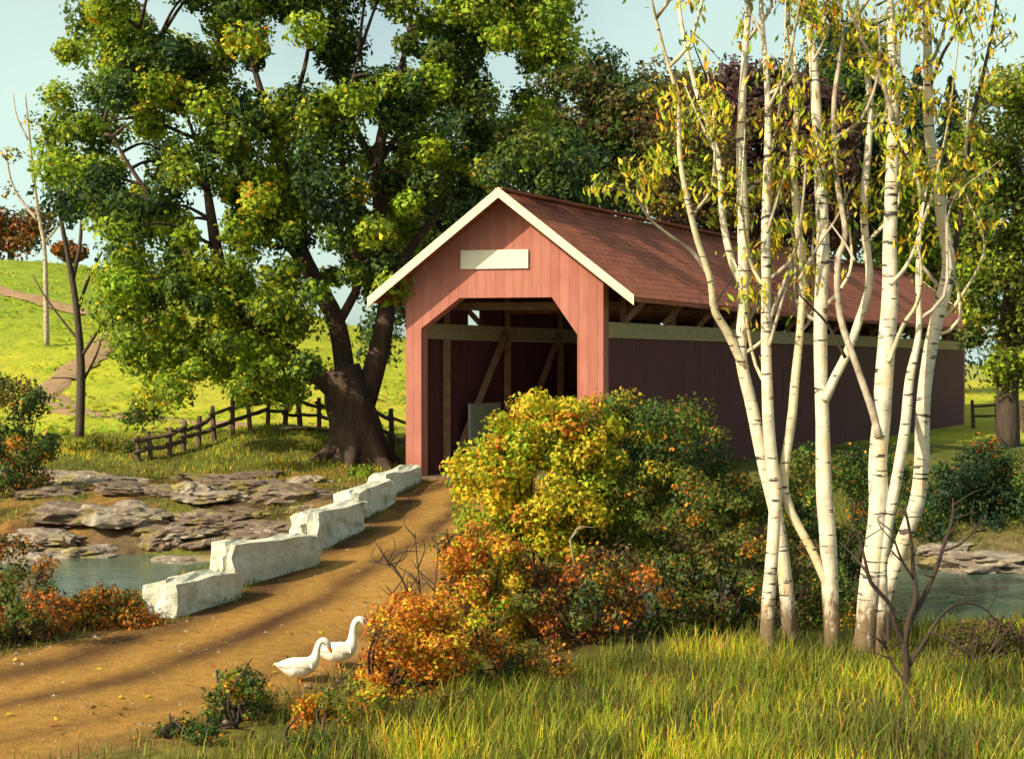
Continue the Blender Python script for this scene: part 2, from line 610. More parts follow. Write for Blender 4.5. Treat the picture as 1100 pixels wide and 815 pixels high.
PAL = dict(
    D=[(.022, .055, .020), (.032, .070, .022), (.045, .085, .024)],
    M=[(.06, .12, .022), (.085, .145, .022), (.11, .175, .025)],
    B=[(.22, .33, .02), (.29, .40, .025), (.35, .43, .025)],
    Y=[(.62, .48, .025), (.68, .50, .04), (.52, .48, .03)],
    O=[(.58, .22, .02), (.64, .30, .03), (.54, .16, .02)],
    R=[(.42, .11, .02), (.34, .09, .02), (.50, .17, .04)],
    N=[(.12, .075, .032), (.15, .095, .035), (.10, .06, .03)],
    P=[(.105, .055, .058), (.13, .065, .06), (.085, .045, .05)],
    L=[(.12, .14, .025), (.15, .15, .03), (.10, .12, .02)],
    T=[(.025, .055, .035), (.03, .07, .04), (.045, .08, .045)],
)
def palcol(mix, n):
    """mix: dict palette letter -> weight; n colours, each leaf jittered"""
    ks = list(mix)
    w = np.array([mix[k] for k in ks], float)
    pick = RNG.choice(len(ks), n, p=w / w.sum())
    out = np.empty((n, 3))
    for i, k in enumerate(ks):
        sel = pick == i
        P = np.array(PAL[k])
        out[sel] = P[RNG.integers(0, len(P), sel.sum())]
    return out * RNG.uniform(.75, 1.25, (n, 1)) * RNG.uniform(.92, 1.08, (n, 3))

def clump_leaves(clumps):
    """clumps: (centre, radius, n, leaf size, mix) -> C, N, size, colour"""
    Cs, Ns, Ss, Ks = [], [], [], []
    for c, r, n, ls, mix in clumps:
        d = unit(RNG.normal(size=(n, 3)))
        lump = 1 + .28 * np.sin(d[:, :1] * 5 + c[0] * 3) * np.cos(d[:, 1:2] * 4 + c[2] * 5)
        rad = r * (RNG.random((n, 1)) ** .42) * lump * np.array([[1, 1, .8]])
        p = np.asarray(c) + d * rad
        nn = unit(d * .9 + RNG.normal(size=(n, 3)) * .55 + np.array([0, 0, .35]))
        Cs.append(p); Ns.append(nn)
        Ss.append(ls * RNG.uniform(.5, 1.0, n) * RNG.uniform(.8, 1.5, n))
        # each spray keeps one dominant colour, leaves vary around it
        base = palcol(mix, 1)
        k = palcol(mix, n)
        Ks.append(np.where(RNG.random((n, 1)) < .34, base * RNG.uniform(.75, 1.25, (n, 1)), k))
    return np.vstack(Cs), np.vstack(Ns), np.concatenate(Ss), np.vstack(Ks)

exec_order = []
# ------------------------------------------------------------------ ground
def build_ground():
    def axis(segs):
        out = []
        for a, b, st in segs:
            out += list(np.arange(a, b, st))
        return np.array(out + [segs[-1][1]])
    xs = axis([(-1500, -300, 120), (-300, -90, 12), (-90, -30, 2.0), (-30, -14, .6), (-14, 12, .2), (12, 32, .6), (32, 90, 2.5), (90, 300, 14), (300, 1500, 120)])
    ys = axis([(-60, 4, 4), (4, 8, .5), (8, 42, .2), (42, 60, .6), (60, 140, 1.6), (140, 300, 10), (300, 1800, 100)])
    X, Y = np.meshgrid(xs, ys)
    Z = height(X, Y)
    nx, ny = len(xs), len(ys)
    rd = road_dist(X, Y)
    col = np.zeros((ny, nx, 3))
    n1, n2 = fbm(X * .5, Y * .5), fbm(X * .13 + 40, Y * .13)
    def lay(mask, c):
        nonlocal col
        m = np.clip(mask, 0, 1)[..., None]
        col = col * (1 - m) + np.array(c) * m
    col[:] = (.11, .12, .025)
    lay(sm((n1 - .45) / .2) * .7, (.15, .14, .03))
    # right foreground below the shrubs: leaf litter and dark soil
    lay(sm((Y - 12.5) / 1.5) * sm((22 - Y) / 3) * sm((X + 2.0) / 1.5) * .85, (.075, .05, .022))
    # stream banks: bare brown earth
    yc = 23.4 - .11 * X
    s = Y - yc
    bank = np.where(s > 0, 1 - sm((s - 7.0) / 4.0), 1 - sm((-s - 4.4) / 2.5)) * sm((-X - 1) / 2)
    lay(bank * .95, (.15, .10, .06))
    lay(bank * sm((n1 - .48) / .10) * .85, (.26, .15, .04))
    n3 = fbm(X * .8 + 60, Y * 1.4 + 9)
    lay(bank * sm((n3 - .52) / .07) * .9, (.11, .13, .025))
    lay(bank * sm((fbm(X * 1.3 + 9, Y * 2.6) - .54) / .07) * .8, (.06, .035, .022))
    bankr = (1 - sm((np.abs(s) - 3.4) / 1.6)) * sm((X - 1) / 2)
    lay(bankr * .9, (.13, .10, .06))
    # earth at the foot of the big tree and the worn path to it
    ax, ay = -9.5, 31.8
    bx, by = -3.6, 35.0
    t = np.clip(((X - ax) * (bx - ax) + (Y - ay) * (by - ay)) / ((bx - ax) ** 2 + (by - ay) ** 2), 0, 1)
    dp = np.hypot(X - ax - t * (bx - ax), Y - ay - t * (by - ay))
    lay((1 - sm((dp - .45 - .5 * n1) / .6)) * .95, (.38, .18, .05))
    # meadow
    md = sm((Y - 36.5) / 2.0) * sm((-X - 1.0) / 2)
    lay(md * .9, (.21, .23, .028))
    far = sm((Y - 46) / 6)
    lay(far, (.36, .40, .03))
    lay(far * sm((n2 - .42) / .15) * .7, (.44, .42, .045))
    lay(far * sm((Y - 70) / 20) * sm((-X - 18) / 12) * .85, (.20, .28, .03))
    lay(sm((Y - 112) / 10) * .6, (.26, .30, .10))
    lay(1 - sm((rd - 1.5) / .8), (.24, .135, .05))
    me = bpy.data.meshes.new('ground')
    V = np.stack([X, Y, Z], -1).reshape(-1, 3)
    idx = np.arange(nx * ny).reshape(ny, nx)
    Q = np.stack([idx[:-1, :-1], idx[:-1, 1:], idx[1:, 1:], idx[1:, :-1]], -1).reshape(-1, 4)
    me.vertices.add(len(V)); me.vertices.foreach_set('co', V.ravel())
    me.loops.add(Q.size); me.loops.foreach_set('vertex_index', Q.ravel().astype(np.int32))
    me.polygons.add(len(Q)); me.polygons.foreach_set('loop_start', np.arange(0, Q.size, 4, dtype=np.int32))
    me.update(calc_edges=True)
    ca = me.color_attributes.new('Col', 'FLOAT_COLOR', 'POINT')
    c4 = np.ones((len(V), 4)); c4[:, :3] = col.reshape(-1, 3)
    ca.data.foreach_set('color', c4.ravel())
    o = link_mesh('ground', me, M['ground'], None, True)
    tag(o, kind='structure')

def ribbon(name, line, hw, mat, dz, ncross=13, colfn=None, jag=.0):
    P = np.array(line)
    T = np.gradient(P, axis=0)
    T /= np.linalg.norm(T, axis=1)[:, None]
    Nn = np.stack([T[:, 1], -T[:, 0]], 1)          # to the right of travel
    u = np.linspace(-1, 1, ncross)
    n = len(P)
    w = np.full((n, 1), hw)
    L = np.cumsum(np.concatenate([[0], np.linalg.norm(np.diff(P, axis=0), axis=1)]))
    jl = 1 + jag * (fbm(L * .9, L * 0 + 3) - .5) * 2
    jr = 1 + jag * (fbm(L * .9, L * 0 + 11) - .5) * 2
    W = np.where(u[None, :] < 0, w * jl[:, None], w * jr[:, None])
    X = P[:, :1] + Nn[:, :1] * u * W
    Y = P[:, 1:] + Nn[:, 1:] * u * W
    Z = height(X, Y) + dz - .06 * (np.abs(u)[None, :] > .99)
    V = np.stack([X, Y, Z], -1).reshape(-1, 3)
    idx = np.arange(n * ncross).reshape(n, ncross)
    Q = np.stack([idx[:-1, :-1], idx[1:, :-1], idx[1:, 1:], idx[:-1, 1:]], -1).reshape(-1, 4)
    me = bpy.data.meshes.new(name)
    me.from_pydata([tuple(v) for v in V], [], [tuple(int(i) for i in q)[::-1] for q in Q])
    me.update()
    if colfn:
        ca = me.color_attributes.new('Col', 'FLOAT_COLOR', 'POINT')
        c4 = np.ones((len(V), 4))
        c4[:, :3] = colfn(np.broadcast_to(u, (n, ncross)), np.broadcast_to(L[:, None], (n, ncross))).reshape(-1, 3)
        ca.data.foreach_set('color', c4.ravel())
    o = link_mesh(name, me, mat, None, True)
    if o.data.polygons[0].normal.z < 0:
        o.data.flip_normals()
    tag(o, kind='structure')
    return o

def road_col(u, L):
    base = np.array([.34, .19, .045])
    rut = np.array([.06, .027, .014])
    edge = np.array([.20, .12, .045])
    wob = .16 * (fbm(L * .35, L * 0) - .5) * 2
    v = u + wob
    k = (np.exp(-((v - .66) / .20) ** 2) + .85 * np.exp(-((v - .05) / .13) ** 2) + .5 * np.exp(-((v + .55) / .12) ** 2)) * (.5 + .9 * fbm(L * .5 + 3, u * 2))
    k = np.clip(k, 0, .95)[..., None]
    e = sm((np.abs(u) - .75) / .25)[..., None]
    c = base * (.8 + .4 * fbm(L * .8, u * 3)[..., None])
    c = c * (1 - e * .8) + edge * e * .8
    return c * (1 - k) + rut * k

def build_water():
    xs = np.linspace(-26, 30, 57)
    mb = MB()
    rows = []
    for x in xs:
        yc = 23.4 - .11 * x
        rows.append([(x, yc - 5.2, WATER_Z), (x, yc - 1.5, WATER_Z), (x, yc + 2.5, WATER_Z), (x, yc + 6.5, WATER_Z)])
    v = [p for r in rows for p in r]
    f = []
    for i in range(len(xs) - 1):
        for j in range(3):
            a = i * 4 + j
            f.append((a, a + 4, a + 5, a + 1))
    mb.add(v, f)
    o = mb.build('stream_water', M['water'])
    tag(o, kind='structure')

build_ground()
ribbon('dirt_road', cr(ROAD, 190), 1.8, M['road'], .03, 25, road_col, .12)
build_water()
fp = [gnd(x, y)[:2] for x, y in [(70, 404), (52, 418), (60, 432), (95, 444), (140, 449), (200, 453), (262, 459), (330, 462)]]
ribbon('meadow_path', cr(fp, 70), .75, M['fpath'], .07, 7, None, .5)
fp2 = [gnd(x, y)[:2] for x, y in [(66, 408), (88, 392), (112, 372), (138, 352), (150, 340)]]
ribbon('hill_path', cr(fp2, 50), .8, M['fpath'], .13, 7, None, .4)
fp3 = [gnd(x, y)[:2] for x, y in [(-30, 306), (0, 313), (35, 322), (75, 333), (100, 338)]]
ribbon('upper_hill_path', cr(fp3, 50), .8, M['fpath'], .16, 7, None, .4)

# ------------------------------------------------------------------ covered bridge
def BP(a, t, z):
    q = BR + BU * a + (BW * t if t > 0 else np.array([math.sin(R(10)), math.cos(R(10))]) * t * .84)
    return (q[0], q[1], z)

RUN = BWID / 2
OVER = .80
APEX, SLOPE = 7.37, .797
def rtop(a): return APEX - SLOPE * abs(a - RUN)

def bridge():
    root = thing('covered_bridge', BP(RUN, 0, 0), 'long red covered bridge with shingled gable roof at the end of the dirt road', 'covered bridge')
    L = BLEN
    def portal(t0, t1, nm):
        A = [0, .66, 1.32, RUN, 3.72, 4.74, BWID]
        bot = {.66: 3.72, 1.32: 4.68, RUN: 4.68, 3.72: 4.68, 4.74: 3.9}
        mb = MB()
        top = lambda a: rtop(a) - .17
        for i in range(len(A) - 1):
            a, b = A[i], A[i + 1]
            za, zb = (0, 0) if i in (0, len(A) - 2) else (bot[a], bot[b])
            za -= .05 if za == 0 else 0
            zb -= .05 if zb == 0 else 0
            mb.hexa([BP(a, t0, za), BP(b, t0, zb), BP(b, t1, zb), BP(a, t1, za), BP(a, t0, top(a)), BP(b, t0, top(b)), BP(b, t1, top(b)), BP(a, t1, top(a))])
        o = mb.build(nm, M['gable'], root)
        bm_merge(o)
        return o
    def bm_merge(o):
        import bmesh
        bm = bmesh.new(); bm.from_mesh(o.data)
        bmesh.ops.remove_doubles(bm, verts=bm.verts, dist=1e-4)
        # drop the coincident inner faces between neighbouring segments
        seen = {}
        for f in bm.faces:
            key = tuple(sorted(v.index for v in f.verts))
            seen.setdefault(key, []).append(f)
        kill = [f for fs in seen.values() if len(fs) > 1 for f in fs]
        bmesh.ops.delete(bm, geom=kill, context='FACES')
        bmesh.ops.recalc_face_normals(bm, faces=bm.faces)
        bm.to_mesh(o.data); bm.free()
    portal(0, .28, 'portal_wall')
    portal(L - .28, L, 'portal_wall')
    # casing strips round the opening, slightly proud
    # roof slabs
    e = -OVER
    for sgn, nm in ((0, 'roof'), (1, 'roof')):
        a_e = -OVER if sgn == 0 else BWID + OVER
        nrow = 40
        mb = MB()
        z_r, z_e = APEX, rtop(a_e)
        th = .13
        vs, fs = [], []
        sag = lambda t: -.07 * math.sin(math.pi * t / L)
        for i in range(nrow + 1):
            t = -.8 + (L + 1.35) * i / nrow
            for a, z in ((RUN, z_r), (a_e, z_e)):
                zz = z + sag(max(0, min(L, t))) + .012 * random.uniform(-1, 1)
                vs += [BP(a, t, zz), BP(a, t, zz - th)]
        for i in range(nrow):
            k = i * 4
            fs += [(k, k + 2, k + 6, k + 4), (k + 1, k + 5, k + 7, k + 3), (k + 2, k + 3, k + 7, k + 6), (k, k + 4, k + 5, k + 1)]
        fs += [(0, 1, 3, 2), (nrow * 4, nrow * 4 + 2, nrow * 4 + 3, nrow * 4 + 1)]
        mb.add(vs, fs)
        o = mb.build(nm, M['roof'], root)
        import bmesh
        bm = bmesh.new(); bm.from_mesh(o.data)
        bmesh.ops.recalc_face_normals(bm, faces=bm.faces)
        bm.to_mesh(o.data); bm.free()
    mb = MB()
    mb.bar(BP(RUN, -.82, APEX + .0), BP(RUN, L + .57, APEX + .0), .24, .07)
    mb.build('ridge_cap', M['roof'], root)
    # white rake boards on the front edge (and the far end)
    for t0, t1 in ((-.85, -.802), (L + .555, L + .60)):
        for a_e in (-OVER - .03, BWID + OVER + .03):
            mb = MB()
            z_e, z_r, w = rtop(a_e) + .03, APEX + .045, .26
            mb.hexa([BP(a_e, t0, z_e - w), BP(RUN, t0, z_r - w), BP(RUN, t1, z_r - w), BP(a_e, t1, z_e - w),
                     BP(a_e, t0, z_e), BP(RUN, t0, z_r), BP(RUN, t1, z_r), BP(a_e, t1, z_e)])
            mb.build('rake_board', M['white'], root)
    # blank white sign board
    mb = MB()
    mb.hexa([BP(1.92, -.06, 5.42), BP(3.68, -.06, 5.42), BP(3.68, -.012, 5.42), BP(1.92, -.012, 5.42),
             BP(1.92, -.06, 5.90), BP(3.68, -.06, 5.90), BP(3.68, -.012, 5.90), BP(1.92, -.012, 5.90)])
    s = mb.build('sign_board', M['signm'], root)
    s['label'] = 'blank white sign board above the opening'
    # side walls, top beam, posts of the open strip under the eaves
    for a0, a1, out in ((0.0, .10, -1), (BWID - .10, BWID, 1)):
        mb = MB()
        mb.hexa([BP(a0, .285, -.06), BP(a1, .285, -.06), BP(a1, L - .285, -.06), BP(a0, L - .285, -.06),
                 BP(a0, .285, 3.64), BP(a1, .285, 3.64), BP(a1, L - .285, 3.64), BP(a0, L - .285, 3.64)])
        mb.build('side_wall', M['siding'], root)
        mb = MB()
        b0, b1 = (a0 - .05, a1 + .12) if out < 0 else (a0 - .12, a1 + .05)
        mb.hexa([BP(b0, .29, 3.645), BP(b1, .29, 3.645), BP(b1, L - .29, 3.645), BP(b0, L - .29, 3.645),
                 BP(b0, .29, 4.05), BP(b1, .29, 4.05), BP(b1, L - .29, 4.05), BP(b0, L - .29, 4.05)])
        mb.build('top_beam', M['beam'], root)
        t = 1.2
        while t < L - .8:
            mb = MB()
            ao = -.55 if out < 0 else BWID + .55
            ai = .02 if out < 0 else BWID - .02
            mb.bar(BP(ai, t, 4.06), BP(ao, t, rtop(ao) - .2), .12, .14)
            mb.build('eave_bracket', M['timber'], root)
            t += 2.3
        if out > 0:      # boards added to darken the inside close most of this strip
            for t0 in np.arange(.4, L - 3, 3.0):
                mb = MB()
                w = 3.0 if int(t0 / 3) % 2 else 2.3
                mb.hexa([BP(a0, t0, 4.055), BP(a1, t0, 4.055), BP(a1, t0 + w - .02, 4.055), BP(a0, t0 + w - .02, 4.055),
                         BP(a0, t0, 4.95), BP(a1, t0, 4.95), BP(a1, t0 + w - .02, 4.95), BP(a0, t0 + w - .02, 4.95)])
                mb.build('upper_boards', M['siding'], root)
        mid = .2 if out < 0 else BWID - .2
        t = 1.5
        while t < L:
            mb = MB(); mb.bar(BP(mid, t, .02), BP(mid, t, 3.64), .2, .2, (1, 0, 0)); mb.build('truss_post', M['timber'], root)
            if t + 2.9 < L:
                mb = MB(); mb.bar(BP(mid + (.12 if out < 0 else -.12), t + .15, .3), BP(mid + (.12 if out < 0 else -.12), t + 2.75, 3.9), .14, .18, (1, 0, 0)); mb.build('truss_brace', M['timber'], root)
            mb = MB(); mb.bar(BP(mid, t, 4.05), BP(mid, t, rtop(mid) - .22), .16, .16, (1, 0, 0)); mb.build('truss_post', M['timber'], root)
            t += 3.0
    t = 1.5
    while t < L:
        mb = MB()
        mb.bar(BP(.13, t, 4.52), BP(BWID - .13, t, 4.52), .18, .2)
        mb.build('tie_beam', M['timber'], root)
        t += 3.0
    mb = MB()
    mb.hexa([BP(.1, -.15, -.10), BP(BWID - .1, -.15, -.10), BP(BWID - .1, L + .1, -.10), BP(.1, L + .1, -.10),
             BP(.1, -.15, .06), BP(BWID - .1, -.15, .06), BP(BWID - .1, L + .1, .06), BP(.1, L + .1, .06)])
    mb.build('deck', M['deck'], root)
    mb = MB()
    mb.hexa([BP(BWID - .62, 1.9, .061), BP(BWID - .55, 1.9, .061), BP(BWID - .55, 3.4, .061), BP(BWID - .62, 3.4, .061),
             BP(BWID - .62, 1.9, 1.9), BP(BWID - .55, 1.9, 1.9), BP(BWID - .55, 3.4, 1.9), BP(BWID - .62, 3.4, 1.9)])
    p = mb.build('guard_panel', M['panel'], root)
    p['label'] = 'grey green panel inside the left of the opening'
bridge()

# ------------------------------------------------------------------ trees
def limb_pts(px, d, dd=0.0):
    """polyline in picture pixels at depth d, drifting dd metres in depth by its end"""
    n = len(px)
    return [pt(x, y, d + dd * (i / max(1, n - 1)) ** 1.3) for i, (x, y) in enumerate(px)]

def poly_in(px, py, poly):
    c = False
    j = len(poly) - 1
    for i in range(len(poly)):
        xi, yi = poly[i]; xj, yj = poly[j]
        if (yi > py) != (yj > py) and px < (xj - xi) * (py - yi) / (yj - yi) + xi:
            c = not c
        j = i
    return c

def fill_clumps(poly, holes, d, depth, n, rpx, leaves, ls, mixfn, keep=.0):
    xs = [p[0] for p in poly]; ys = [p[1] for p in poly]
    out, pts_ = [], []
    tries = 0
    while len(out) < n and tries < n * 60:
        tries += 1
        x, y = random.uniform(min(xs), max(xs)), random.uniform(min(ys), max(ys))
        r = random.uniform(*rpx)
        if not poly_in(x, y, poly) or any(math.hypot(x - hx, y - hy) < hr * .9 + r * .42 for hx, hy, hr in holes):
            continue
        if any(math.hypot(x - a, y - b) < c * keep for a, b, c in pts_):
            continue
        pts_.append((x, y, r))
        # thicker crown towards its middle
        dd = random.uniform(-1, 1) * depth
        out.append((pt(x, y, d + dd), r / F * d, leaves, ls, mixfn(x, y, dd)))
    return out

def tree(name, loc, label, cat, stems, clumps, bark, group=None, nseg=7, leafmat=None):
    root = thing(name, loc, label, cat, group)
    mb = MB()
    for pts_, rad, *o in stems:
        mb.tube(pts_, rad, o[0] if o else nseg, None, .06)
    mb.build('trunk', bark, root, True)
    if clumps:
        C, N, S, K = clump_leaves(clumps)
        leaf_mesh('crown', C, N, S, K, leafmat or M['leaf'], root)
    return root

# --- the big old tree by the portal
def oak():
    d = 37.0
    b = at(383, d)
    px = d / F
    m = lambda w: w * px * .62
    st = []
    foot = [b + [0, 0, -.4], b + [0, 0, .25], pt(380, 455, d), pt(374, 425, d), pt(366, 395, d)]
    st.append((foot, [m(62), m(48), m(42), m(42), m(34)], 14))
    for ang, ln in ((20, 1.35), (85, 1.0), (150, 1.0), (215, 1.5), (268, 1.3), (320, 1.45)):   # root flare
        v = np.array([math.cos(R(ang)), math.sin(R(ang)), 0])
        e = b + v * ln
        st.append(([b + v * .28 + [0, 0, 1.1], b + v * .70 + [0, 0, .32], [e[0], e[1], H(e[0], e[1]) - .12]], [.30, .26, .10], 8))
    def lb(pxs, w0, w1, dd=0.0, ns=8, d0=0.0):
        st.append((limb_pts(pxs, d + d0, dd), [m(w0), m((w0 + w1) * .55), m(w1)], ns))
    lb([(376, 440), (350, 410), (312, 381), (270, 345), (240, 298), (228, 240), (218, 180), (200, 120)], 21, 2, -1)
    lb([(262, 335), (225, 300), (200, 272), (178, 235), (140, 180), (112, 130)], 9, 1.5, .5, 7, 0)
    lb([(374, 430), (362, 350), (338, 300), (320, 262), (306, 190), (290, 130), (272, 70), (258, 10)], 20, 2, 1)
    lb([(300, 160), (318, 105), (330, 60), (335, 10)], 6, 2, 2, 6, .6)
    lb([(388, 440), (405, 385), (415, 335), (412, 270), (406, 190), (412, 135), (432, 70), (445, 0)], 20, 2, 2)
    lb([(409, 172), (440, 130), (480, 100), (520, 60)], 6, 2, 3, 6, 1.2)
    lb([(407, 185), (378, 130), (362, 90), (352, 30)], 7, 2, -1, 6, 1.2)
    lb([(414, 310), (450, 255), (500, 200), (560, 150), (600, 110)], 9, 2, 5, 7, .6)
    lb([(362, 350), (385, 300), (372, 230), (368, 140), (385, 60)], 9, 1.5, -1, 6)
    lb([(336, 296), (300, 250), (262, 190), (235, 130), (190, 70), (150, 30)], 9, 1.5, -1, 6, .2)
    poly = [(62, 70), (80, 15), (140, -45), (330, -70), (520, -60), (606, -10), (612, 50), (560, 90), (585, 150), (540, 190), (470, 225), (430, 290), (395, 335), (330, 345), (330, 430), (240, 425), (230, 400), (175, 440), (150, 400), (112, 335), (108, 245), (55, 215), (45, 165), (62, 120)]
    holes = [(412, 52, 22), (540, 72, 24), (400, 140, 20), (487, 128, 18), (232, 262, 20), (212, 215, 15), (185, 25, 18), (85, 80, 16),
             (305, 75, 20), (352, 262, 15), (330, 285, 12), (205, 145, 12), (140, 165, 14), (330, 75, 12), (385, 330, 16), (350, 360, 18), (145, 190, 12), (270, 290, 14), (290, 60, 10)]
    def mix(x, y, dd):
        q = fbm(np.array([x * .012 + 3]), np.array([y * .012]))[0]
        low = max(0, min(1, (y - 60) / 250.0)) * max(0, min(1, (430 - x) / 150.0))  # sunlit look of the lower left crown put into the leaf colours
        u = random.random()
        if u < .30 + .62 * low: return {'B': 6, 'M': 2, 'Y': .6}
        if u < .34 + .65 * low: return {'O': .8, 'Y': 2, 'B': 5}
        if u < .72: return {'M': 5, 'D': 1.5, 'B': 1, 'L': 2}
        return {'D': 5, 'M': 3, 'T': 1, 'B': .4}
    cl = fill_clumps(poly, holes, d + .8, 3.6, 430, (15, 32), 430, .175, mix, .3)
    low = [(560, 8), (592, 22), (575, 45), (520, 20), (600, 0), (540, 40), (295, 330), (330, 400), (300, 420), (420, 300), (405, 250), (440, 230), (360, 250), (300, 290), (260, 300), (250, 250), (205, 330), (180, 300), (235, 370), (270, 400), (180, 420), (165, 380), (215, 400), (330, 320), (385, 290), (130, 300), (120, 250), (200, 250)]
    cl += [(pt(x + random.gauss(0, 6), y + random.gauss(0, 6), d - random.uniform(1.5, 3.6)), random.uniform(15, 26) / F * d, 420, .175, random.choice([{'B': 6, 'M': 2, 'Y': .6}, {'B': 5, 'M': 3}, {'M': 4, 'B': 2, 'D': 1}])) for x, y in low]
    cl = [c for c in cl if not (lambda x, y: 335 < x < 430 and 325 < y < 450 and random.random() < .8)(CX + F * c[0][0] / c[0][1], HZ - F * (c[0][2] - CAMZ) / c[0][1])]
    # boughs reach out from the limbs into the leaf clumps
    nodes_ = np.array([p for q in st[7:] for p in cr(q[0], 14)[3:]])
    used = {}
    for c, r, *_ in random.sample(cl, 220):
        i = np.argmin(np.linalg.norm(nodes_ - c, axis=1) + .6 * np.maximum(nodes_[:, 2] - c[2], 0))
        p = nodes_[i]
        used[i] = used.get(i, 0) + 1
        if np.linalg.norm(p - c) < 3.4 and used[i] < 3:
            mid = p * .5 + c * .5 + np.array([0, 0, .12 * np.linalg.norm(p - c)])
            st.append(([p, mid, c], [.06, .04, .015], 5))
    tree('oak_tree', b, 'huge old spreading tree with dark forked trunk left of the red bridge', 'tree', st, cl, M['oak'])
oak()

# --- birches in the foreground
BD = 13.6
def W(w, d=BD): return .66 * w / 2 * d / F

def birch_strokes(segs, n, d, sd=.8):
    C, Tt, K, S = [], [], [], []
    for _ in range(n):
        s = random.choice(segs)
        i = random.randint(0, len(s) - 2)
        t = random.random()
        p = np.array(s[i]) * (1 - t) + np.array(s[i + 1]) * t
        C.append(p + np.array([random.gauss(0, .06), random.gauss(0, .08), random.gauss(-.06, .05)]))
        Tt.append((random.gauss(0, .45), random.gauss(0, .35), -1 + random.gauss(0, .3)))
        S.append(random.uniform(.05, .15))
    K = palcol({'Y': 7, 'O': .6, 'B': 4, 'L': 2}, len(C))
    N = RNG.normal(size=(len(C), 3)) * .6 + np.array([-.35, -.8, .25])
    return np.array(C), N, np.array(S), K, np.array(Tt)

def birch(px0, d, label, trunks, limbs, leafn, mat='birch'):
    b = at(px0, d)
    root = thing('birch_tree', b, label, 'birch tree', 'white birches on the grassy bank')
    segs, ALL = [], []
    for pts_, ws in trunks:
        P = limb_pts(pts_, d, random.uniform(-.3, .5))
        P[0] = np.array([P[0][0], P[0][1], H(P[0][0], P[0][1]) - .25])
        mb = MB(); mb.tube(P, [W(w, d) for w in ws], 10, len(P) * 5, .05); mb.build('trunk', M[mat], root, True)
        segs.append(P[-3:]); ALL.append(P)
    for pts_, ws, mm, dd in limbs:
        P = limb_pts(pts_, d, dd)
        mb = MB(); mb.tube(P, [W(w, d) for w in ws], 8, len(P) * 4, .05); mb.build('limb', M[mm], root, True)
        if pts_[-1][1] < 190: segs.append(P[len(P) // 2:])
        ALL.append(P)
    # slim pale side shoots
    for k in range(7):
        s = [q for q in ALL if len(q) > 7]
        s = random.choice(s)
        i = random.randint(len(s) // 2 - 1, len(s) - 2)
        t = random.random()
        p = np.array(s[i]) * (1 - t) + np.array(s[i + 1]) * t
        sd = random.choice((-1, 1))
        q = [p, p + np.array([sd * random.uniform(.12, .3), random.gauss(0, .2), random.uniform(.2, .45)]), p + np.array([sd * random.uniform(.2, .42), random.gauss(0, .3), random.uniform(.7, 1.2)]), p + np.array([sd * random.uniform(.2, .5), random.gauss(0, .4), random.uniform(1.3, 2.1)])]
        mb = MB(); mb.tube(q, [.022, .016, .010, .004], 6, 14, .05); mb.build('limb', M['birch2' if k % 3 else 'limb'], root, True)
        segs.append(q[1:])
    # hanging twigs near the top
    mb = MB()
    tw = []
    for _ in range(max(12, leafn // 11)):
        s = random.choice(segs)
        i = random.randint(0, len(s) - 2)
        t = random.random()
        p = np.array(s[i]) * (1 - t) + np.array(s[i + 1]) * t
        q = p + np.array([random.gauss(0, .30), random.gauss(0, .35), random.uniform(.05, .4)])
        e = q + np.array([random.gauss(0, .25), random.gauss(0, .2), random.uniform(-.45, .15)])
        P = cr([p, q, e], 6)
        mb = MB()
        mb.tube(P, [.009, .006, .003], 4, 6)
        mb.build('twig', M['twig'], root, True)
        tw.append(P)
    C, N, S, K, Tt = birch_strokes(tw * 3 + segs, int(leafn * 3.8), d)
    leaf_mesh('leaves', C, N, S, K, M['leaf'], root, .30, Tt, .06)

birch(830, 13.4, 'leftmost white birch, slim upright stem rising beside the autumn shrubs',
      [([(827, 716), (825, 655), (831, 577), (833, 527), (829, 496), (825, 442), (823, 377), (823, 299), (823, 232), (825, 116), (818, 12), (815, -70)], [25, 22, 19, 17, 14, 9, 5])],
      [([(824, 250), (836, 210), (846, 180)], [6, 3], 'limb', .4), ([(824, 120), (846, 70), (858, 10), (870, -40)], [6, 2], 'limb', -.6), ([(820, 40), (800, 0), (790, -50)], [5, 2], 'limb', .5)], 300)
birch(850, 13.8, 'birch leaning left with a long bare grey side limb over the bridge roof',
      [([(853, 706), (844, 627), (835, 558), (822, 505), (809, 442), (796, 384), (799, 330), (799, 270), (796, 155), (799, 77), (805, 0), (808, -70)], [27, 23, 20, 20, 17, 11, 5])],
      [([(800, 396), (782, 358), (767, 332), (763, 300), (746, 247), (731, 174), (728, 108), (712, 50), (700, 0), (690, -50)], [15, 11, 8, 6, 3], 'birch2', -.8),
       ([(798, 308), (786, 280), (776, 232), (771, 166), (748, 97), (731, 19), (728, -40)], [12, 10, 8, 4], 'birch', .9),
       ([(764, 300), (745, 272), (722, 255), (699, 236), (684, 213), (676, 205)], [7, 5, 3], 'limb', -.6),
       ([(697, 236), (694, 215), (690, 186)], [4, 2], 'limb', .1),
       ([(772, 170), (752, 130), (735, 90)], [5, 2], 'limb', .5),
       ([(768, 326), (782, 305), (790, 290)], [4, 2], 'twig', .3)], 420)
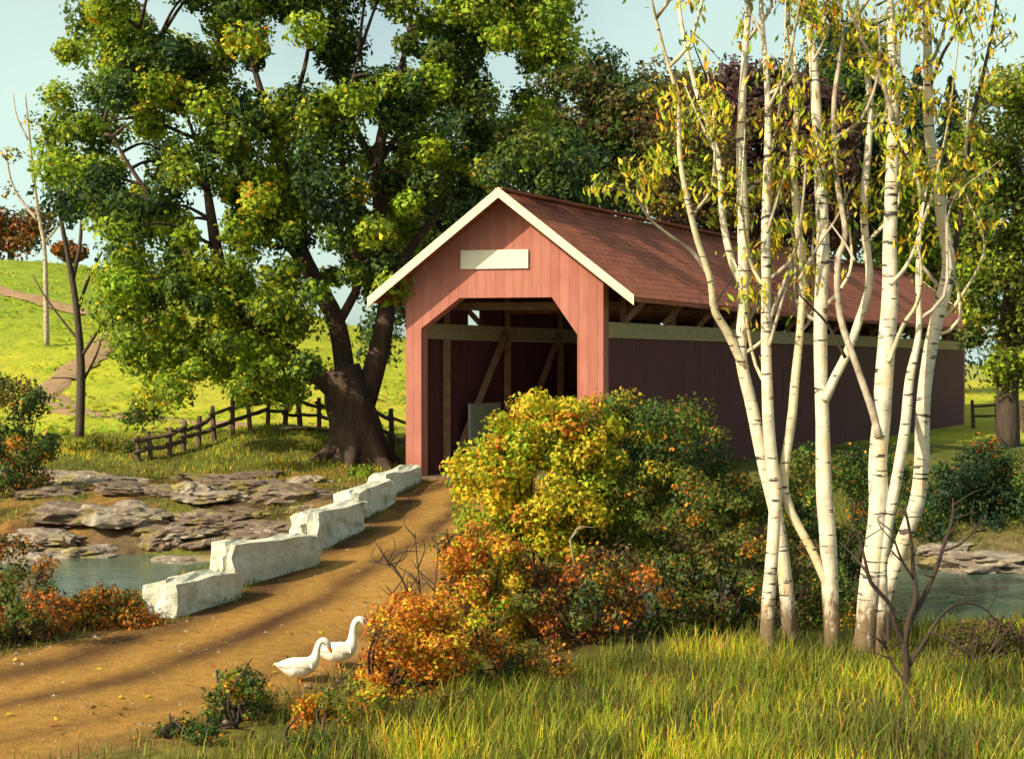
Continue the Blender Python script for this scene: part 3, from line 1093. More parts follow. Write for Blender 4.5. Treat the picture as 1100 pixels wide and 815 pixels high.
birch(890, 13.5, 'middle birch with marked straight trunk and a thin stem crossing to its left',
      [([(896, 716), (892, 635), (889, 577), (885, 519), (883, 434), (881, 357), (884, 280), (883, 232), (879, 155), (873, 58), (865, 0), (860, -70)], [30, 27, 24, 21, 21, 14, 8])],
      [([(893, 640), (873, 593), (848, 545), (842, 512), (850, 454), (854, 407), (859, 357), (862, 288), (856, 232), (852, 174), (856, 108), (848, 40), (845, -40)], [14, 15, 14, 13, 12, 9, 4], 'birch2', .5),
       ([(886, 430), (897, 405), (908, 384), (922, 346), (934, 299), (928, 232), (933, 155), (935, 108), (925, 40), (915, -40)], [15, 14, 13, 11, 4], 'birch', .9),
       ([(908, 384), (890, 350), (872, 330), (857, 315)], [6, 2], 'twig', -.4),
       ([(859, 300), (880, 262), (900, 232), (918, 190)], [6, 3], 'limb', .4),
       ([(826, 372), (838, 330), (848, 295), (855, 284)], [6, 4], 'limb', .3),
       ([(874, 66), (890, 30), (900, -30)], [5, 2], 'limb', .6)], 420)
birch(938, 13.2, 'thickest birch, forked low into a broad trunk and a cream second stem',
      [([(926, 705), (934, 635), (943, 558), (943, 496), (947, 446), (952, 377), (956, 311), (956, 251), (960, 135), (958, 77), (956, 0), (955, -70)], [40, 33, 31, 27, 22, 15, 8]),
       ([(940, 700), (946, 640), (947, 597), (962, 520), (972, 462), (977, 407), (987, 357), (986, 290), (990, 232), (996, 200)], [26, 22, 19, 15, 8, 4])],
      [([(944, 470), (938, 445), (920, 392), (902, 338), (900, 280), (908, 251), (898, 185), (896, 110), (905, 40), (900, -30)], [13, 10, 9, 4], 'limb', .8),
       ([(954, 390), (970, 350), (985, 326), (990, 290), (985, 255)], [9, 6, 3], 'birch2', -.5),
       ([(957, 305), (972, 288), (984, 262), (992, 226)], [9, 5, 3], 'birch', .4),
       ([(960, 130), (945, 80), (925, 40), (910, 0), (900, -40)], [8, 5, 2], 'limb', -.5),
       ([(918, 280), (908, 262), (892, 240)], [5, 2], 'limb', .3)], 380)
birch(955, 13.9, 'rightmost birch leaning right with a dark slender limb towards the edge',
      [([(948, 702), (950, 645), (967, 589), (985, 539), (990, 500), (991, 446), (997, 388), (1008, 338), (1019, 285), (1012, 235), (1006, 193), (998, 140), (997, 77), (995, 0), (993, -70)], [30, 26, 24, 23, 21, 18, 14, 7])],
      [([(1017, 292), (1026, 265), (1035, 212), (1043, 135), (1055, 85), (1066, 31), (1075, -40)], [9, 7, 6, 2], 'twig', .6),
       ([(998, 95), (1012, 60), (1028, 30), (1040, -20)], [7, 3], 'twig', -.5),
       ([(997, 60), (985, 20), (975, -30)], [6, 2], 'limb', .4)], 400)

# --- trees behind
def bgtree(name, label, trunk_px, d, poly, n, rpx, leaves, ls, mixes, bark='brown', depth=None, holes=(), w=14, cat='tree', group='trees beyond the bridge', extra=()):
    b = at(trunk_px, d)
    ys = [p[1] for p in poly]
    topy = min(ys) + .2 * (max(ys) - min(ys))
    tx = sum(p[0] for p in poly) / len(poly)
    base_py = HZ - (b[2] - CAMZ) * F / d
    px = d / F
    st = [([b + [0, 0, -.4], pt(trunk_px, (base_py * 2 + topy) / 3, d), pt((trunk_px + tx) / 2, (base_py + 2 * topy) / 3, d), pt(tx, topy, d)], [w * px / 2 * 1.3, w * px / 2, w * px * .3, w * px * .08])]
    for k in range(6):
        f = .3 + .1 * k
        y0 = base_py + (topy - base_py) * f
        x0 = trunk_px + (tx - trunk_px) * f * .8
        sx = random.choice((-1, 1)) * random.uniform(.2, .42) * (max(p[0] for p in poly) - min(p[0] for p in poly))
        st.append(([pt(x0, y0, d), pt(x0 + sx * .5, y0 - abs(sx) * .5, d + random.uniform(-1, 1)), pt(x0 + sx, y0 - abs(sx) * 1.1, d + random.uniform(-2, 2))], [w * px * .28, w * px * .18, w * px * .05], 6))
    for e in extra:
        st.append(e)
    depth = depth if depth is not None else 2.6
    cl = fill_clumps(poly, holes, d, depth, int(n * 1.7), rpx, int(leaves * 2.2), ls * .78, lambda x, y, dd: random.choice(mixes), .38)
    return tree(name, b, label, cat, st, cl, M[bark], group)

DG = {'D': 5, 'M': 3, 'T': 1}
MG = {'M': 5, 'L': 3, 'D': 1}
YG = {'B': 5, 'L': 2, 'Y': 1}
BN = {'N': 5, 'L': 3, 'O': .25}
PU = {'P': 6, 'N': 1.5}
bgtree('broadleaf_tree', 'dark green tree standing close behind the left slope of the bridge roof', 470, 49,
       [(420, 190), (470, 120), (540, 130), (600, 140), (640, 170), (620, 230), (540, 290), (430, 330), (405, 380), (400, 260)], 62, (18, 34), 150, .30, [DG, DG, MG, {'M': 3, 'B': 2, 'O': .5}], w=16)
bgtree('broadleaf_tree', 'brown and green tree rising above the peak of the bridge roof', 610, 56,
       [(560, 130), (580, 80), (640, 62), (700, 78), (720, 130), (730, 220), (660, 230), (580, 215)], 52, (18, 34), 150, .33, [BN, MG, DG, {'L': 3, 'N': 3, 'M': 2}], w=15, holes=[(612, 110, 14), (560, 95, 16), (672, 75, 10)])
bgtree('broadleaf_tree', 'purple brown rounded tree behind the middle of the bridge roof', 810, 64,
       [(690, 145), (720, 95), (790, 76), (830, 76), (880, 92), (915, 135), (910, 260), (840, 270), (720, 240), (690, 200)], 84, (18, 36), 150, .38, [PU, PU, PU, PU, BN], w=16)
bgtree('broadleaf_tree', 'yellow green leafy tree between the bridge roof and the left birches', 740, 52,
       [(690, 190), (700, 100), (740, 70), (790, 150), (830, 200), (800, 245), (720, 235)], 26, (12, 24), 80, .28, [{'O': 1, 'Y': 2, 'L': 4, 'N': 2}, {'L': 3, 'B': 2, 'N': 2}, BN], w=9)
bgtree('broadleaf_tree', 'tall blue green tree behind the middle birches', 915, 68,
       [(860, 110), (880, 40), (915, 25), (940, 50), (965, 120), (960, 250), (890, 265)], 52, (15, 30), 150, .36, [DG, {'T': 5, 'D': 3}, DG, {'M': 3, 'B': 1}], w=13)
bgtree('broadleaf_tree', 'yellow green tree at the far end of the bridge roof', 985, 74,
       [(935, 260), (945, 200), (985, 180), (1040, 190), (1050, 300), (1040, 360), (985, 330), (940, 310)], 50, (14, 26), 130, .38, [YG, MG, YG, {'L': 3, 'B': 3}], w=12)
bgtree('broadleaf_tree', 'broad olive green tree with dark trunk at the right edge', 1083, 47,
       [(1030, 200), (1045, 110), (1090, 80), (1170, 70), (1220, 200), (1200, 370), (1120, 380), (1085, 425), (1050, 385), (1035, 340), (1025, 270)], 84, (16, 32), 150, .28, [MG, YG, {'L': 4, 'M': 3}, {'L': 3, 'B': 2}, {'L': 3, 'B': 2}], w=20)

def conifer(px, d, top_py, wpx, label):
    b = at(px, d)
    tp = pt(px, top_py, d)
    hgt = tp[2] - b[2]
    rad = wpx / 2 * d / F
    n = 5200
    t = RNG.random(n) ** .75
    a = RNG.random(n) * 2 * math.pi
    lay = np.floor(t * 16) / 16
    f = t * 16 - np.floor(t * 16)
    r = rad * (1 - t) ** .85 * (.35 + .75 * (1 - f)) * np.sqrt(RNG.random(n)) * (1 + .25 * np.sin(a * 5 + lay * 40))
    C = np.stack([b[0] + r * np.cos(a), b[1] + r * np.sin(a), b[2] + hgt * (.06 + .94 * t) - r * .22], 1)
    N = np.stack([np.cos(a) * .6, np.sin(a) * .6, np.full(n, .8)], 1) + RNG.normal(size=(n, 3)) * .4
    T = np.stack([np.cos(a), np.sin(a), np.full(n, -.35)], 1)
    root = thing('conifer_tree', b, label, 'conifer', 'conifers beyond the bridge')
    mb = MB(); mb.tube([b + [0, 0, -.3], b + [0, 0, hgt * .5], tp - [0, 0, .2]], [.3, .2, .03], 7); mb.build('trunk', M['brown'], root, True)
    leaf_mesh('crown', C, N, RNG.uniform(.35, .7, n), palcol({'T': 6, 'D': 2}, n), M['leaf'], root, .35, T)
conifer(984, 92, 72, 165, 'dark pointed conifer seen between the two rightmost birches')
conifer(1020, 96, 84, 150, 'dark pointed conifer just right of the last birch trunk')

# distant autumn trees on the hill
def hilltree(px, py_base, d, r, label, mixes, n=10):
    b = at(px, d)
    rr = r * d / F
    cl = [(b + [random.uniform(-.8, .8) * rr, random.uniform(-.6, .6) * rr, rr * random.uniform(.35, 1.15)], rr * .5, 170, .5, random.choice(mixes)) for _ in range(n)]
    tree('round_tree', b, label, 'tree', [([b + [0, 0, -.4], b + [0, 0, rr]], [.35, .2])], cl, M['brown'], 'far trees on the hilltop')
hilltree(12, 300, 122, 40, 'rusty brown round tree on the hilltop at the left edge', [BN, {'R': 2, 'N': 3, 'L': 1}], 16)
hilltree(78, 310, 118, 19, 'smaller tan tree on the hilltop behind the slender bare tree', [{'N': 3, 'O': 1, 'L': 1}], 9)
hilltree(-60, 300, 125, 44, 'dull green round tree on the hilltop past the left edge', [MG, BN], 12)

# slender trees on the left
def slender(px, d, label, stems, clumps, bark, name='slender_tree', cat='slender tree'):
    b = at(px, d)
    st = []
    for i, (pts_, ws, dd) in enumerate(stems):
        P = limb_pts(pts_, d, dd)
        if i == 0:
            P[0] = np.array([P[0][0], P[0][1], H(P[0][0], P[0][1]) - .2])
        st.append((P, [w / 2 * d / F for w in ws], 7))
    cl = [(pt(x, y, d + random.uniform(-.8, .8)), r * d / F, n, ls, mx) for x, y, r, n, ls, mx in clumps]
    return tree(name, b, label, cat, st, cl, bark, 'slender trees on the left meadow')
slender(85, 44, 'slender dark tree standing alone on the meadow below the hill path',
        [([(85, 466), (87, 400), (82, 330), (74, 280), (66, 240), (58, 190), (50, 140)], [10, 9, 7, 4, 2], 0),
         ([(83, 335), (95, 300), (110, 270)], [4, 2], .8), ([(86, 385), (105, 355), (118, 325)], [4, 2], -.6),
         ([(84, 365), (68, 345), (48, 318), (35, 295)], [3.4, 1.2], .6), ([(78, 300), (86, 262), (88, 220), (92, 170)], [5, 3, 1.5], .7), ([(88, 412), (104, 380), (112, 350)], [3, 1.4], .5)],
        [(70, 235, 15, 120, .2, DG), (90, 205, 17, 130, .2, DG), (60, 190, 13, 90, .2, DG), (100, 180, 16, 110, .2, MG), (48, 150, 11, 50, .2, {'D': 2, 'M': 2, 'L': 1})], M['brown'])
slender(48, 78, 'thin pale bare tree forking against the sky on the hill',
        [([(50, 318), (48, 270), (42, 235), (36, 190), (30, 130), (27, 100)], [6, 5, 4, 3, 1.5], 0),
         ([(42, 238), (25, 218), (12, 195), (6, 160)], [4, 3, 1.5], 1), ([(36, 190), (46, 160), (50, 125)], [2.5, 1.2], -1), ([(30, 150), (18, 125), (14, 100)], [2.2, 1], .6), ([(47, 262), (66, 236), (72, 200)], [3, 1.4], .6)],
        [(12, 165, 14, 45, .32, {'L': 3, 'Y': 2}), (36, 130, 13, 40, .32, {'L': 3, 'Y': 2}), (8, 205, 12, 30, .3, {'L': 3, 'Y': 1}), (58, 190, 12, 40, .3, {'Y': 2, 'L': 3})], M['limb'])

# ------------------------------------------------------------------ shrubs
def shrub(name, label, cat, px, d, clumps, ls=.09, bark='twig', dens=1.0, stems=9, spread=.5, group=None, zoff=0):
    b = at(px, d)
    root = thing(name, b, label, cat, group)
    cl = []
    ends = []
    for x, y, r, mx in clumps:
        c = pt(x, y, d + random.uniform(-1, 1) * spread)
        rr = r * d / F
        gz = H(c[0], c[1])
        c[2] = max(c[2], gz + rr * .35)
        ls_ = ls * .74
        n = int(dens * 17 * (rr / ls_) ** 2) + 20
        cl.append((c, rr, n, ls_, mx))
        ends.append(c)
    mb = MB()
    for k in range(max(stems, 3)):
        e = random.choice(ends)
        s = b + [random.uniform(-.16, .16) * spread * 2, random.uniform(-.2, .2), -.1]
        mid = s * .5 + e * .5 + np.array([random.gauss(0, .1), random.gauss(0, .1), .1])
        w = random.uniform(.012, .028)
        mb.tube([s, mid, e + np.array([random.gauss(0, .08), random.gauss(0, .08), random.uniform(-.1, .2)])], [w, w * .7, w * .3], 5)
    mb.build('stems', M[bark], root, True)
    C, N, S, K = clump_leaves(cl)
    z0 = height(C[:, 0], C[:, 1])
    ok = C[:, 2] > z0 + .01
    leaf_mesh('foliage', C[ok], N[ok], S[ok], K[ok], M['leaf'], root)
    return root

def rnd_clumps(poly, n, r, mixes, keep=.4):
    out = []
    g = random.Random(int(poly[0][0] * 13 + poly[0][1] * 7))
    xs = [p[0] for p in poly]; ys = [p[1] for p in poly]
    tries = 0
    while len(out) < n and tries < 5000:
        tries += 1
        x, y = g.uniform(min(xs), max(xs)), g.uniform(min(ys), max(ys))
        if poly_in(x, y, poly) and not any(math.hypot(x - o[0], y - o[1]) < o[2] * keep for o in out):
            out.append((x, y, g.uniform(*r), g.choice(mixes)))
    return out

YB = {'B': 4, 'Y': 8, 'O': .8}
YO = {'Y': 5, 'B': 3, 'O': 2}
OR = {'O': 7, 'R': 2, 'Y': 2.5, 'L': .6}
OB = {'O': 4, 'N': 3, 'L': 3, 'R': .5}
OL = {'L': 5, 'M': 3, 'O': .8}
GD = {'D': 5, 'M': 3, 'O': .5}
BRN = {'N': 3, 'L': 4, 'M': 2, 'D': 1}
GS = 'autumn shrubs beside the road'
shrub('flowering_shrub', 'tall bright yellow and lime shrub in front of the bridge opening', 'shrub', 585, 17.0,
      rnd_clumps([(494, 490), (525, 445), (575, 428), (630, 434), (662, 445), (668, 520), (645, 580), (590, 610), (545, 605), (500, 570), (490, 520)], 120, (14, 24), [YB, YB, YO, {'B': 6, 'M': 1, 'Y': 4}], .32), .10, dens=1.3, stems=16, group=GS)
shrub('round_shrub', 'large dark green rounded shrub against the side wall of the bridge', 'shrub', 725, 19.0,
      rnd_clumps([(650, 450), (700, 436), (745, 445), (785, 480), (800, 540), (790, 600), (720, 610), (660, 600), (640, 520)], 70, (15, 27), [GD, GD, OL, MG, {'M': 3, 'L': 3, 'Y': 1, 'O': .8}], .5), .085, dens=1.1, stems=16, spread=.8, group=GS)
shrub('round_shrub', 'olive and lime shrub filling the middle of the shrub mound', 'shrub', 668, 17.4,
      rnd_clumps([(620, 470), (650, 432), (690, 428), (735, 450), (745, 560), (700, 620), (640, 620), (620, 540)], 50, (14, 24), [OL, {'L': 4, 'B': 3, 'Y': 1}, {'M': 3, 'L': 3, 'Y': 1, 'O': .5}, GD], .45), .09, dens=1.1, stems=12, spread=.6, group=GS)
shrub('autumn_shrub', 'brown and olive shrub left of the birch trunks with scattered orange leaves', 'shrub', 775, 14.9,
      rnd_clumps([(700, 560), (740, 510), (790, 505), (815, 560), (812, 660), (760, 690), (700, 670)], 52, (12, 22), [BRN, OL, OL, {'L': 4, 'N': 2, 'M': 2, 'O': .6}], .5), .075, stems=16, spread=.5, group=GS)
shrub('autumn_shrub', 'low rust coloured shrub under the round green shrub', 'shrub', 640, 14.1,
      rnd_clumps([(560, 610), (620, 590), (690, 600), (720, 640), (700, 690), (620, 700), (560, 690)], 44, (12, 21), [OB, BRN, OB, {'R': 2, 'N': 4, 'O': 1}], .5), .075, stems=22, group=GS)
shrub('autumn_shrub', 'orange and lime shrub below the bright yellow shrub at the road edge', 'shrub', 515, 14.0,
      rnd_clumps([(478, 580), (520, 560), (560, 590), (570, 650), (560, 700), (500, 705), (475, 650)], 64, (12, 20), [OR, YO, {'B': 3, 'O': 3, 'L': 2}, OB], .5), .075, stems=12, group=GS)
shrub('autumn_shrub', 'flaming orange shrub beside the two white geese', 'shrub', 415, 11.7,
      rnd_clumps([(392, 730), (400, 670), (430, 640), (480, 650), (505, 700), (480, 765), (400, 770)], 80, (11, 19), [OR, OR, {'O': 4, 'Y': 3, 'R': 1}, OB], .5), .062, stems=14, spread=.4, group=GS)
shrub('autumn_shrub', 'low yellow and orange plant in front of the two white geese', 'shrub', 350, 10.9,
      rnd_clumps([(312, 765), (340, 745), (395, 735), (430, 765), (400, 795), (320, 790)], 30, (9, 15), [{'Y': 4, 'O': 3, 'B': 2}, OR, {'L': 3, 'B': 2, 'O': 1}], .5), .055, stems=10, spread=.3, group=GS)
shrub('green_shrub', 'small dark green plant at the near edge of the road', 'shrub', 252, 10.9,
      rnd_clumps([(222, 770), (235, 725), (265, 715), (290, 745), (288, 785), (230, 792)], 26, (9, 15), [GD, {'M': 4, 'B': 1, 'O': 1}, BRN], .5), .055, stems=9, spread=.3, group=GS)
shrub('green_shrub', 'lowest olive tuft of leaves at the bottom edge of the road', 'shrub', 190, 10.5,
      rnd_clumps([(160, 805), (190, 780), (235, 788), (240, 815), (170, 825)], 16, (9, 14), [GD, OL], .5), .05, stems=7, spread=.25, group=GS)
shrub('autumn_shrub', 'brown shrub with few leaves under the flaming orange shrub', 'shrub', 545, 12.4,
      rnd_clumps([(470, 700), (520, 680), (600, 690), (620, 720), (560, 745), (480, 755)], 30, (10, 17), [BRN, OB, OL], .5), .06, stems=16, spread=.4, group=GS)
shrub('autumn_shrub', 'russet rounded shrub on the left bank below the first stone block', 'shrub', 112, 15.0,
      rnd_clumps([(64, 690), (76, 645), (112, 626), (150, 645), (164, 690), (110, 708)], 40, (11, 18), [OB, {'O': 3, 'R': 1, 'L': 2}, OB, {'L': 3, 'O': 2}], .5), .07, stems=10, spread=.4, group=GS)
shrub('autumn_shrub', 'dark red brown shrub at the left edge by the water', 'shrub', 18, 14.0,
      rnd_clumps([(-40, 700), (-30, 600), (15, 575), (45, 600), (65, 650), (60, 705), (0, 720)], 36, (13, 22), [BRN, OL, {'R': 1, 'O': 3, 'N': 3}, {'R': 2, 'N': 3, 'L': 2}], .5), .07, stems=14, spread=.5, group=GS)
shrub('autumn_shrub', 'small orange topped tree shrub at the left edge above the rocks', 'shrub', 22, 31.0,
      rnd_clumps([(-20, 430), (15, 380), (45, 400), (60, 440), (58, 520), (0, 530), (-30, 500)], 34, (12, 20), [GD, {'O': 3, 'N': 2, 'L': 2}, BRN, GD], .5), .14, stems=12, spread=.9, group=GS)
shrub('green_shrub', 'yellow green low shrub on the meadow left of the rail fence', 'shrub', 120, 37.5,
      rnd_clumps([(70, 490), (95, 468), (130, 474), (150, 492), (140, 508), (80, 508)], 14, (9, 14), [{'B': 2, 'L': 4, 'Y': 1}, OL], .5), .13, stems=6, spread=.8, group=GS)
shrub('green_shrub', 'small dark green bush beside the meadow path', 'shrub', 152, 47,
      rnd_clumps([(135, 452), (148, 425), (165, 428), (172, 452)], 7, (9, 13), [GD, DG], .4), .16, stems=5, spread=.6, group=GS)
shrub('round_shrub', 'dark blue green bush above the water at the right edge', 'shrub', 1045, 27.5,
      rnd_clumps([(990, 510), (1020, 482), (1080, 478), (1130, 490), (1140, 580), (1060, 592), (990, 580), (975, 545)], 46, (15, 26), [{'T': 5, 'D': 4}, {'T': 5, 'D': 4}, GD], .45), .12, stems=14, spread=1.2, group=GS)
shrub('round_shrub', 'green bush seen between the middle birch trunks', 'shrub', 905, 21.5,
      rnd_clumps([(850, 540), (870, 490), (920, 486), (975, 500), (985, 560), (960, 620), (860, 620)], 36, (14, 24), [MG, GD, GD, OL], .5), .095, stems=10, spread=.8, group=GS)
shrub('green_shrub', 'small leafy plant growing behind the last stone block', 'shrub', 392, 34.2,
      rnd_clumps([(365, 515), (380, 500), (405, 498), (415, 512), (400, 524)], 8, (7, 11), [MG, {'B': 3, 'M': 2}], .5), .1, stems=5, spread=.4, group=GS)

shrub('autumn_shrub', 'brown weedy plant at the bottom edge under the yellow and orange plant', 'shrub', 330, 10.2,
      rnd_clumps([(275, 810), (300, 790), (370, 792), (400, 810), (390, 830), (280, 830)], 16, (8, 14), [BRN, OL, {'L': 3, 'N': 3, 'Y': 1}], .5), .045, stems=9, spread=.3, group=GS)
shrub('autumn_shrub', 'low brown and orange plant in the shade right of the road end of the grass', 'shrub', 455, 11.4,
      rnd_clumps([(425, 775), (450, 750), (510, 745), (540, 765), (500, 785), (430, 790)], 18, (9, 15), [BRN, OB, OL], .5), .05, stems=9, spread=.3, group=GS)
shrub('green_shrub', 'dim olive shrub behind the feet of the middle birches', 'shrub', 900, 15.6,
      rnd_clumps([(850, 690), (862, 630), (905, 605), (950, 620), (965, 690), (905, 705)], 34, (11, 18), [OL, BRN, MG, {'L': 4, 'N': 2, 'Y': .5}], .5), .07, stems=14, spread=.5, group=GS)
shrub('autumn_shrub', 'brown weedy shrub at the water edge near the right side of the grass', 'shrub', 1052, 12.9,
      rnd_clumps([(1015, 725), (1025, 680), (1060, 660), (1110, 675), (1115, 730), (1050, 735)], 30, (11, 17), [{'N': 5, 'L': 3}, BRN, {'N': 3, 'P': 2, 'L': 2}], .55), .055, dens=.9, stems=24, spread=.5, group=GS)
shrub('green_shrub', 'low olive brush between the autumn shrubs and the leftmost birch', 'shrub', 800, 15.2,
      rnd_clumps([(775, 700), (785, 640), (815, 630), (835, 690), (805, 708)], 20, (10, 16), [OL, BRN, {'L': 4, 'M': 2}], .5), .065, stems=10, spread=.4, group=GS)
shrub('round_shrub', 'dark olive thicket behind the two leftmost birches', 'shrub', 838, 19.6,
      rnd_clumps([(795, 520), (815, 480), (870, 478), (890, 520), (885, 610), (830, 630), (795, 600)], 36, (13, 22), [OL, GD, {'L': 4, 'M': 3, 'Y': .5}], .5), .085, stems=12, spread=.6, group=GS)
shrub('round_shrub', 'low brown and olive thicket on the water edge behind the leftmost birches', 'shrub', 835, 16.6,
      rnd_clumps([(800, 650), (820, 590), (870, 585), (890, 640), (880, 690), (810, 690)], 36, (11, 19), [BRN, OL, BRN, {'L': 3, 'N': 3, 'O': .6}], .5), .075, stems=16, spread=.5, group=GS)
# bare shrubs
def bare(px, d, label, lines, bark='twig', name='bare_shrub'):
    b = at(px, d)
    root = thing(name, b, label, 'bare shrub')
    for k, (pts_, ws, dd) in enumerate(lines):
        P = limb_pts(pts_, d, dd)
        if k == 0:
            P[0] = np.array([P[0][0], P[0][1], H(P[0][0], P[0][1]) - .15])
        mb = MB(); mb.tube(P, [.78 * w / 2 * d / F for w in ws], 6, len(P) * 4, .12); mb.build('stem' if k == 0 else 'branch', M[bark], root, True)
    for k in range(len(lines) * 4):
        pts_, ws, dd = random.choice(lines)
        P = cr(limb_pts(pts_, d, dd), 20)
        i = random.randint(7, 19)
        p = P[i]
        q = p + np.array([random.choice((-1, 1)) * random.uniform(.05, .16), random.gauss(0, .1), random.uniform(.04, .2)])
        e = q + np.array([random.gauss(0, .10), random.gauss(0, .08), random.uniform(-.02, .16)])
        mb = MB(); mb.tube([p, q, e], [.007, .005, .002], 4, 6); mb.build('twig', M[bark], root, True)
    return root
bare(972, 11.6, 'dark leafless shrub with crooked branches in the grass right of the birches',
     [([(972, 760), (974, 720), (972, 690), (977, 665), (984, 640), (981, 610), (978, 575), (972, 545)], [13, 11, 8, 6, 3], 0),
      ([(978, 668), (990, 645), (1004, 615), (1014, 585), (1022, 560), (1024, 535)], [8, 7, 5, 2], .4),
      ([(1012, 592), (1030, 585), (1046, 572), (1060, 570)], [4, 2], .3),
      ([(972, 692), (962, 672), (956, 650), (944, 635), (934, 622), (928, 596), (918, 560), (914, 540)], [8, 6, 4, 2], -.3),
      ([(932, 616), (920, 600), (902, 582)], [4, 2], .2),
      ([(975, 718), (992, 690), (1012, 660), (1030, 648), (1055, 652), (1075, 672)], [6, 5, 3, 2], .3),
      ([(1000, 678), (1025, 690), (1048, 706)], [4, 2], -.2),
      ([(982, 622), (968, 600), (958, 570)], [4, 2], -.2),
      ([(974, 735), (955, 706), (950, 680)], [5, 2.5], .2)])
bare(452, 12.0, 'thin leafless twigs standing among the orange leaves by the road',
     [([(462, 705), (450, 668), (440, 640), (428, 615), (415, 600), (402, 580)], [5, 4, 3, 1.6], 0),
      ([(432, 622), (418, 608), (396, 602)], [2.4, 1.4], .2), ([(455, 680), (452, 640), (448, 600), (446, 572)], [3.4, 2, 1.2], -.2),
      ([(460, 690), (466, 640), (470, 600), (468, 575)], [3, 2, 1.2], .2), ([(447, 660), (428, 645), (414, 628)], [2.4, 1.2], -.1)])
bare(640, 14.6, 'reddish bare stems under the rust coloured shrub',
     [([(640, 690), (632, 650), (618, 610), (612, 580)], [5, 4, 2], 0), ([(642, 690), (648, 640), (650, 600)], [4, 2], .2), ([(660, 685), (672, 640), (690, 600)], [4, 2], .1), ([(630, 690), (612, 655), (600, 625)], [4, 2], -.1)], 'limb')

# ------------------------------------------------------------------ fences
def rail_fence(label, posts, rails, hpx, w=.15):
    """posts: (px, base py, d)"""
    P = [at(px, d) for px, d, h in posts]
    root = thing('rail_fence', P[0], label, 'fence', 'weathered rail fences')
    tops = []
    for p, (px, d, h) in zip(P, posts):
        lean = np.array([random.gauss(0, .07), random.gauss(0, .05), 0])
        mb = MB()
        mb.tube([p + [0, 0, -.3], p + [0, 0, h * .5] + lean * .5, p + [0, 0, h] + lean], [w * .55, w * .5, w * .42], 6, 5, .1)
        mb.build('post', M['fence'], root)
        tops.append(lean)
    for i in range(len(P) - 1):
        for f in rails:
            a = P[i] + [0, 0, posts[i][2] * f] + tops[i] * f + np.array([0, -.09, random.gauss(0, .04)])
            b = P[i + 1] + [0, 0, posts[i + 1][2] * f] + tops[i + 1] * f + np.array([0, -.09, random.gauss(0, .04)])
            e = unit(b - a) * .12
            mb = MB()
            mb.tube([a - e, (a + b) / 2 + [0, 0, -.03], b + e], [.05, .06, .045], 5, 5, .15)
            mb.build('rail', M['fence'], root)
    return root
rail_fence('old leaning rail fence running up the grassy mound left of the big tree',
           [(148, 35.6, .7), (162, 35.9, .75), (181, 36.3, .8), (196, 36.8, .85), (213, 37.3, .9), (230, 37.9, 1.05), (250, 38.5, 1.1), (269, 39.1, 1.15), (287, 39.7, 1.15), (305, 40.1, 1.1), (323, 40.4, 1.1), (343, 40.5, 1.0), (362, 40.6, 1.0)], (.42, .74), 0)
rail_fence('short stretch of rail fence between the big tree and the bridge',
           [(392, 39.0, 1.35), (422, 38.0, 1.45), (446, 37.2, 1.4)], (.45, .82), 0)
rail_fence('dark rail fence at the far right end of the bridge',
           [(1046, 60, 1.3), (1072, 58, 1.4), (1100, 56, 1.4), (1130, 54, 1.4)], (.45, .82), 0, .18)

# ------------------------------------------------------------------ stones
def rough_block(name, label, c0, c1, dep, h0, h1, mat, group, seed):
    """block from c0 to c1 (ground points), dep thick, tops at h0/h1, with chipped, uneven faces"""
    import bmesh
    c0, c1 = np.array(c0, float), np.array(c1, float)
    d = unit((c1 - c0) * [1, 1, 0])
    nrm = np.array([-d[1], d[0], 0])
    mid = (c0 + c1) / 2
    L = np.linalg.norm((c1 - c0)[:2])
    bm = bmesh.new()
    nx, ny, nz = max(3, int(L / .16)), max(3, int(dep / .16)), 5
    r = random.Random(seed)
    bmesh.ops.create_cube(bm, size=1)
    bmesh.ops.subdivide_edges(bm, edges=bm.edges[:], cuts=5, use_grid_fill=True)
    for v in bm.verts:
        x, y, z = v.co
        # soft rounded corners
        q = Vector((abs(x), abs(y), abs(z))) * 2
        k = sum(1 for a in q if a > .8)
        sh = 1 - (.035 * max(0, k - 1))
        x, y, z = x * sh, y * sh, z * sh
        n1 = vnoise(x * 5 + seed * 3.1, y * 5 + z * 4)
        n2 = vnoise(z * 6 + seed * 5.7, x * 6 - y * 3)
        hh = h0 + (h1 - h0) * (x + .5)
        P = c0 + d * ((x + .5) * L) + nrm * (y * dep)
        zb = min(c0[2], c1[2]) - .35
        zt = c0[2] + (c1[2] - c0[2]) * (x + .5) + hh
        P = P + d * (n1 - .5) * .13 + nrm * (n2 - .5) * .13
        P[2] = zb + (zt - zb) * (z + .5) + (n1 - .5) * .10
        v.co = Vector(P - np.array([mid[0], mid[1], min(c0[2], c1[2])]))
    bmesh.ops.recalc_face_normals(bm, faces=bm.faces)
    me = bpy.data.meshes.new(name)
    bm.to_mesh(me); bm.free()
    o = link_mesh(name, me, mat, None, False)
    o.location = (mid[0], mid[1], min(c0[2], c1[2]))
    tag(o, label, 'stone block', group)
    return o

GB = 'whitewashed stone blocks along the road edge'
BLOCKS = []
def blk(px0, d0, px1, d1, h0, h1, dep, label, seed):
    BLOCKS.append((at(px0, d0), at(px1, d1)))
    rough_block('stone_block', label, at(px0, d0), at(px1, d1), dep, h0, h1, M['block'], GB, seed)

